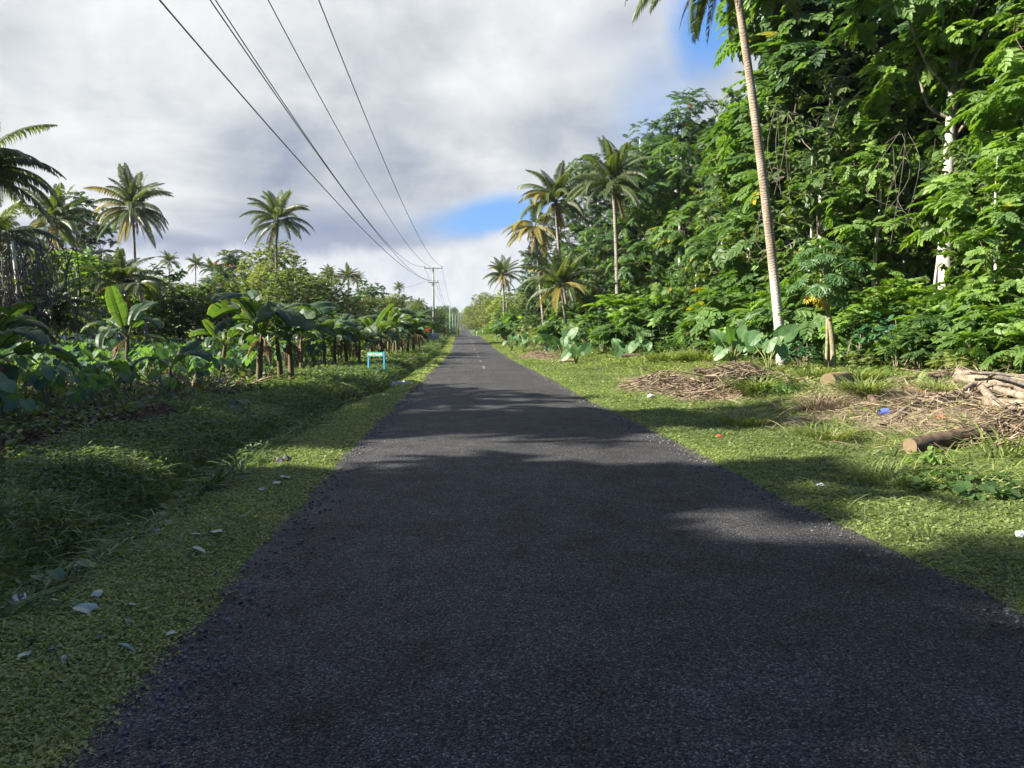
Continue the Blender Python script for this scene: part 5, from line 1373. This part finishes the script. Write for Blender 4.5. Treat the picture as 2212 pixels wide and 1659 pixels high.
tuft('shaded grass clump in front of the fallen log', 1950, 7.9, 260, .3, .5, 10, t0=.3)
tuft('dry yellow grass tuft in the straw', 1770, 14.0, 300, .5, .4, 11, M_STRAW, .03)
tuft('grass clump at the elephant ear foot', 1560, 24, 300, .6, .6, 12)
tuft('tall grass blades over the near end of the fallen log', 2165, 8.6, 40, .55, .25, 13)
def weed(lab, u, Y, n, R, h, T, mat, sc, seed):
    q = np.random.default_rng(seed); x = gx(u, Y); z0 = g1(x, Y)
    a = q.random(n)*2*PI; r = R*np.sqrt(q.random(n)); px, py = x+r*np.cos(a), Y+r*np.sin(a)
    d = np.stack([np.cos(a), np.sin(a), q.normal(-.25, .35, n)], -1); zz = G(px, py)-z0+h*q.random(n)*(1-.6*r/R)+.04
    g = T.inst(frames(d, np.stack([np.cos(a)*.4, np.sin(a)*.4, np.ones(n)], -1), sc*q.uniform(.6, 1.3, n)), np.stack([px-x, py-Y, zz], -1), np.clip(q.normal(.4, .22, n), 0, 1))
    st = join([tube([(px[i]*0+(px[i]-x)*.5, (py[i]-Y)*.5, -.02), (px[i]-x, py[i]-Y, zz[i])], [.006, .004], 3, False) for i in range(0, n, 2)])
    root = thing('weed_plant', lab, 'weed', (x, Y, z0), group='leafy weeds on the verge')
    obj('leaves', mesh('weed_leaves', g, mat), root); obj('stems', mesh('weed_stems', st, M_STEM), root)
weed('broad leaved weed patch in front of the fallen log', 2090, 7.4, 150, .6, .2, HEARTS, M_JUN, .12, 1)
weed('bright leafy weed at the sawn end of the fallen log', 2025, 8.5, 60, .25, .22, leaf_hex(.5), M_FRESH, .13, 2)
weed('feathery weed in front of the dry stem heap', 1690, 16.8, 60, .5, .5, PIN_FINE, M_FRESH, .8, 3)
weed('feathery weed growing out of the dry stem heap', 1600, 18.2, 40, .45, .5, PIN_FINE, M_FRESH, .8, 4)
weed('broad leaved weeds at the shaded ditch edge', 130, 6.4, 40, .5, .3, HEARTS, M_BLUE, .12, 5)
weed('broad leaved weeds in the ditch farther along', 330, 9.0, 40, .5, .3, HEARTS, M_BLUE, .11, 6)
weed('taro like weed on the rough bank below the banana', 500, 15.5, 12, .35, .45, HL, M_TARO, .3, 7)
weed('leafy weeds at the near corner of the ditch', 30, 5.2, 60, .4, .3, HEARTS, M_BLUE, .11, 8)
weed('fresh green weed patch at the big banana foot', 525, 20.5, 60, .5, .3, leaf_hex(.5), M_FRESH, .13, 9)
weed('lime green fern patch beside the splintered log', 2020, 16.3, 90, .8, .5, PIN_FINE, M_YEL, .8, 10)
weed('lime green fern patch in front of the dark hollow', 1900, 18.8, 90, .8, .45, PIN_FINE, M_FRESH, .8, 11)
# blue marker posts
for u, v0, v1, Y, lab in [(1468, 766, 734, 0, 'dark blue marker post nearer the road'), (1528, 762, 733, 0, 'dark blue marker post close to the coconut palm')]:
    b = onpix(u, v0); h = float(at(u, v1, b[1])[2])-b[2]
    p = thing('marker_post', lab, 'marker post', tuple(b), rad(6), group='dark blue marker posts')
    obj('post', mesh('marker_post_shaft', box(.1, .1, h+.3, (0, 0, (h-.3)/2), .012), M_NAVY), p)
    obj('cap', mesh('marker_post_cap', box(.125, .125, .06, (0, 0, h+.03), .012), M_NAVY), p)
# litter and stones
def crumple(name, lab, cat, u, Y, r, mat, squash=.6, seed=0, dz=.3, group=None):
    q = np.random.default_rng(seed); g = ico(r, 3, squash); g.V *= 1+.9*(vnoise(g.V[:, 0]/r*1.9+seed, g.V[:, 1]/r*1.9+g.V[:, 2]/r*2.3)[:, None]-.5)+q.normal(0, .04, (len(g.V), 1)); g.V += q.normal(0, r*.02, g.V.shape)
    b = onG(u, Y, r*squash*dz) if Y < 100 else onpix(u, Y, r*squash*dz)
    return tag(obj(name, mesh(name, g, mat), None, tuple(b), (0, 0, q.random()*6)), lab, cat, group)
crumple('pale_stone', 'larger pale stone at the ditch corner by the road', 'stone', 858, 832, .16, M_ROCK, .8, 1)
crumple('flat_pale_stone', 'flat pale stone right of the larger one at the ditch', 'stone', 871, 830, .2, M_ROCK, .45, 2)
crumple('dark_stone', 'small dark stone on the shaded left verge', 'stone', 613, 1000, .1, M_DROCK, .7, 3)
crumple('verge_stone', 'pale stone on the mown grass below the dry stem heap', 'stone', 1405, 858, .09, M_ROCK, .7, 4)
crumple('heap_stone', 'white stone at the near corner of the dry stem heap', 'stone', 1490, 845, .12, M_ROCK, .7, 5)
crumple('plastic_scrap', 'mint green plastic scrap on the left verge', 'litter', 834, 854, .12, M_MINT, .25, 6)
crumple('paper_scrap', 'white paper scrap in the shaded verge grass on the forest side', 'litter', 1775, 1052, .05, M_BAG, .5, 7)
crumple('red_wrapper', 'red and white wrapper on the grass near the asphalt', 'litter', 1554, 944, .05, M_REDP, .5, 8)
crumple('white_bag', 'crumpled white plastic bag at the ditch corner', 'litter', 38, 1305, .085, M_BAG, .5, 9)
crumple('clear_scrap', 'whitish plastic scrap at the near edge of the verge', 'litter', 2205, 1160, .05, M_BAG, .7, 10)
for i, (u, Y) in enumerate([(1992, 850), (2035, 905), (1970, 838), (2003, 960)]):
    crumple('orange_blossom', ['orange fallen blossom left of the heap grass tuft', 'faded orange blossom on the straw', 'small orange blossom deeper in the ferns', 'orange blossom on bare earth behind the log'][i], 'blossom', u, Y, .055, M_ORG, .6, 20+i, .8, 'fallen orange blossoms')
cb = onpix(1908, 898)
cup = thing('plastic_cup', 'blue plastic cup lying beside the grass tuft', 'cup', tuple(cb+[0, 0, .06]))
gq = tube([(-.07, 0, 0), (.07, -.02, .01)], [.05, .065], 14, False)
obj('cup_wall', mesh('cup_wall', gq, M_BUCK, True), cup); obj('cup_rim', mesh('cup_rim', tube([(.066, -.02, .01), (.078, -.022, .01)], .07, 14, False), M_BUCK), cup)
# fallen leaves on the left verge
FLV = [heart_leaf(5, .6, .22, .03, k) for k in range(3)]+[leaf_hex(.3, .3, .2)]
FLM = [mesh('fallen_leaf', f, M_PALE) for f in FLV]
fl = [(610, 1030, .2, 0), (455, 1148, .16, 1), (405, 1183, .15, 0), (415, 1146, .08, 2), (350, 1095, .12, 2), (95, 1270, .12, 1), (170, 1300, .16, 0), (185, 1272, .1, 2), (45, 1358, .09, 1), (85, 1385, .13, 0), (205, 1367, .1, 3), (228, 1382, .12, 3), (265, 1302, .08, 2), (355, 1353, .07, 1), (560, 1055, .09, 2), (500, 1120, .1, 3), (480, 1108, .09, 1), (110, 1405, .08, 3), (20, 1390, .1, 0), (250, 1330, .07, 3), (590, 1043, .14, 1), (320, 1120, .12, 0)]
for i, (u, v, s, k) in enumerate(fl):
    Y = 1.68*710/((v-725)/2.1602)*1.0; x = gx(u, Y)
    z = max(g1(x, Y), road_z(x, Y) if abs(x-float(xc(Y))) < HW-.2 else -9)+.03
    lab = '%s pale fallen leaf on the %s verge grass%s' % (['broad curled', 'folded', 'small crumpled', 'narrow blade like'][k], 'shaded near' if Y < 7 else 'shaded farther', '')
    tag(obj('fallen_leaf', FLM[k], None, (x, Y, z), (RG.normal(0, .3), RG.normal(0, .3), RG.random()*6.28), s), lab, 'leaf', ('near ' if Y < 7 else 'farther ')+['broad', 'folded', 'crumpled', 'narrow'][k]+' fallen leaves')
tw = onG(470, 4.7); tz = road_z(tw[0], tw[1])
gs = [tube([(0, 0, .012), (math.cos(a)*L, math.sin(a)*L, .02)], [.005, .002], 4, False) for a, L in ((2.4, .12), (3.0, .1), (-.4, .1), (-1.0, .12), (.3, .07))]
tag(obj('twig', mesh('twig', join(gs), M_STRAW), None, (tw[0], tw[1], tz)), 'forked straw twig lying on the near asphalt edge', 'twig')

# ================================================================== WORLD, SUN, CAMERA
EXPO = 1.8
SUN_EL, SUN_AZ = rad(31), rad(-6)           # the sun stands to the left, slightly ahead
sv = Vector((-math.cos(SUN_EL)*math.cos(SUN_AZ), math.cos(SUN_EL)*math.sin(SUN_AZ), math.sin(SUN_EL)))
sl_ = bpy.data.lights.new('sun', 'SUN'); sl_.energy = 5.0; sl_.angle = rad(.53); sl_.color = (1, .93, .80)
so = bpy.data.objects.new('sun', sl_); COL.objects.link(so); so.rotation_euler = sv.to_track_quat('Z', 'Y').to_euler()
w = bpy.data.worlds.new('World'); scene.world = w; w.use_nodes = True
w.node_tree.nodes.clear(); t = NT(w.node_tree)
wo = t.new('ShaderNodeOutputWorld'); bg = t.new('ShaderNodeBackground'); BGS = .1; bg.inputs[1].default_value = BGS
sky = t.new('ShaderNodeTexSky', sky_type='NISHITA'); sky.sun_disc = False; sky.sun_elevation = SUN_EL; sky.sun_rotation = math.atan2(sv.x, sv.y)
sky.dust_density = .6; sky.ozone_density = 2.0
K = 1/(BGS*2**EXPO)                        # so that cloud colours are given as they show
gen = t.new('ShaderNodeTexCoord').outputs['Generated']
sp = t.new('ShaderNodeSeparateXYZ'); t.put(sp.inputs[0], gen); X, Y_, Z = sp.outputs
zc = t.m('MAXIMUM', Z, 0.0)
den = t.m('ADD', zc, .16)
cx = t.new('ShaderNodeCombineXYZ'); t.put(cx.inputs[0], t.m('DIVIDE', X, den)); t.put(cx.inputs[1], t.m('DIVIDE', Y_, den)); cx.inputs[2].default_value = 3.7
n1 = t.noise(cx.outputs[0], 1.15, 7, .52, .35); n2 = t.noise(cx.outputs[0], 3.1, 6, .55, .4)
nn = t.noise(gen, 9.0, 6, .58, .3); nf = t.noise(gen, 26.0, 5, .6, .3)
def dirv(u, v):
    d = ray(u, v); return d/np.linalg.norm(d)
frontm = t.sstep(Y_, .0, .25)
def gauss(u, v, su, sv_, tilt=0.0, wob=.7):
    d0 = dirv(u, v); c_, s_ = math.cos(rad(tilt)), math.sin(rad(tilt)); sx, sz = su/2.1602/710, sv_/2.1602/710
    dx = t.m('SUBTRACT', X, float(d0[0])); dz = t.m('SUBTRACT', Z, float(d0[2]))
    a = t.m('DIVIDE', t.m('ADD', t.m('MULTIPLY', dx, c_), t.m('MULTIPLY', dz, s_)), sx)
    b = t.m('DIVIDE', t.m('SUBTRACT', t.m('MULTIPLY', dz, c_), t.m('MULTIPLY', dx, s_)), sz)
    r2 = t.m('ADD', t.m('MULTIPLY', a, a), t.m('MULTIPLY', b, b))
    g = t.m('EXPONENT', t.m('MULTIPLY', r2, -1.0))
    if wob: g = t.m('ADD', g, t.m('MULTIPLY', t.m('SUBTRACT', nn, .5), wob))
    return t.m('MULTIPLY', g, frontm)
def lin(r, g, b): return tuple(((c/255+.055)/1.055)**2.4 if c > 10 else c/3294 for c in (r, g, b))
f1 = t.m('ADD', t.m('MULTIPLY', n1, .62), t.m('MULTIPLY', nn, .38))
f1 = t.m('ADD', f1, t.m('MULTIPLY', t.m('SUBTRACT', n2, .5), .3))
for (u, v, su, sv_, k_) in [(960, 190, 190, 110, .13), (60, 130, 420, 260, .07), (480, 300, 300, 90, .03), (60, 520, 260, 120, .1), (1300, 300, 260, 120, -.05), (820, 400, 360, 90, -.10), (950, 60, 80, 60, -.06), (1180, 180, 200, 60, .05)]:
    f1 = t.m('ADD', f1, t.m('MULTIPLY', gauss(u, v, su, sv_, 0, 0), k_))
cl = t.ramp(f1, [(.27, lin(155, 166, 188)), (.38, lin(188, 196, 207)), (.47, lin(211, 217, 222)), (.55, lin(231, 234, 237)), (.66, lin(250, 251, 252))])
# slate blue underside of the big cloud
bandm = t.m('MAXIMUM', gauss(700, 520, 300, 62, 0, .35), gauss(330, 530, 330, 40, 0, .3))
bandm = t.m('MAXIMUM', bandm, t.m('MULTIPLY', gauss(1330, 60, 150, 60, 20, .5), .55))
cl = t.mix(t.m('MULTIPLY', t.sstep(bandm, .15, .95), .8), cl, lin(134, 150, 184))
# blue gaps
bm_ = t.m('MAXIMUM', gauss(1060, 470, 150, 42, 9, .9), gauss(1530, 60, 80, 110, 0, .9))
bm_ = t.m('MAXIMUM', bm_, t.m('MULTIPLY', gauss(1420, 250, 130, 200, 0, .6), .5))
hsv = t.new('ShaderNodeHueSaturation'); hsv.inputs['Saturation'].default_value = 1.5; hsv.inputs['Value'].default_value = .9; t.put(hsv.inputs['Color'], sky.outputs[0])
cl = t.mix(t.m('MULTIPLY', t.sstep(bm_, .12, .95), 1.0), cl, t.mix(.82, t.mix(1.0, hsv.outputs[0], (1/K, 1/K, 1/K), 'MULTIPLY'), lin(122, 170, 238)))
# pale cumulus along the horizon
hz = t.m('ADD', Z, t.m('MULTIPLY', t.m('SUBTRACT', nn, .5), .10)); hz = t.m('ADD', hz, t.m('MULTIPLY', X, -.05)); hz = t.m('ADD', hz, t.m('MULTIPLY', gauss(1120, 520, 120, 60, 30, 0), -.03))
hm = t.m('MULTIPLY', t.m('SUBTRACT', 1.0, t.sstep(hz, .105, .135)), frontm)
hc = t.ramp(t.m('ADD', t.m('MULTIPLY', nf, .5), t.m('MULTIPLY', nn, .5)), [(.30, lin(200, 211, 226)), (.45, lin(224, 230, 237)), (.60, lin(242, 245, 248))])
cl = t.mix(hm, cl, hc)
# the unseen sky is dimmed and tinted deep blue to make the shade navy
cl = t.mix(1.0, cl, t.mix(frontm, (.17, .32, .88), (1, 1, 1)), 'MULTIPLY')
cl = t.mix(1.0, cl, (K, K, K), 'MULTIPLY')
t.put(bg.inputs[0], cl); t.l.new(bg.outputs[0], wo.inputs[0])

# thin air: far trees fade a little
hm_, ht_, ho_ = newmat('haze air')
pv = ht_.new('ShaderNodeVolumePrincipled'); pv.inputs['Color'].default_value = (.86, .92, 1, 1); pv.inputs['Density'].default_value = .00013; pv.inputs['Anisotropy'].default_value = .2
ht_.l.new(pv.outputs[0], ho_.inputs['Volume'])
hz_ = obj('haze', mesh('haze', box(1300, 1840, 80, (0, 800, 37)), hm_), kind='stuff')
cd = bpy.data.cameras.new('camera'); cam = bpy.data.objects.new('camera', cd); COL.objects.link(cam)
cd.sensor_width = 36; cd.lens = 36*710/1024; cd.clip_end = 5000; cd.clip_start = .05
cam.location = CP.tolist()
cam.rotation_euler = Vector(CF.tolist()).to_track_quat('-Z', 'Y').to_euler()
scene.camera = cam
scene.render.resolution_x, scene.render.resolution_y = 1024, 768
scene.view_settings.view_transform = 'Standard'; scene.view_settings.look = 'None'; scene.view_settings.gamma = 1
scene.view_settings.exposure = EXPO
scene.render.engine = 'CYCLES'
cy = scene.cycles
cy.max_bounces = 6; cy.diffuse_bounces = 3; cy.glossy_bounces = 2; cy.transmission_bounces = 3; cy.transparent_max_bounces = 4
cy.caustics_reflective = False; cy.caustics_refractive = False
cy.sample_clamp_indirect = 6
cy.use_denoising = True
try:
    cy.denoiser = 'OPENIMAGEDENOISE'; cy.denoising_input_passes = 'RGB_ALBEDO_NORMAL'; cy.denoising_prefilter = 'ACCURATE'
except Exception: pass
cy.use_adaptive_sampling = True; cy.adaptive_threshold = .02
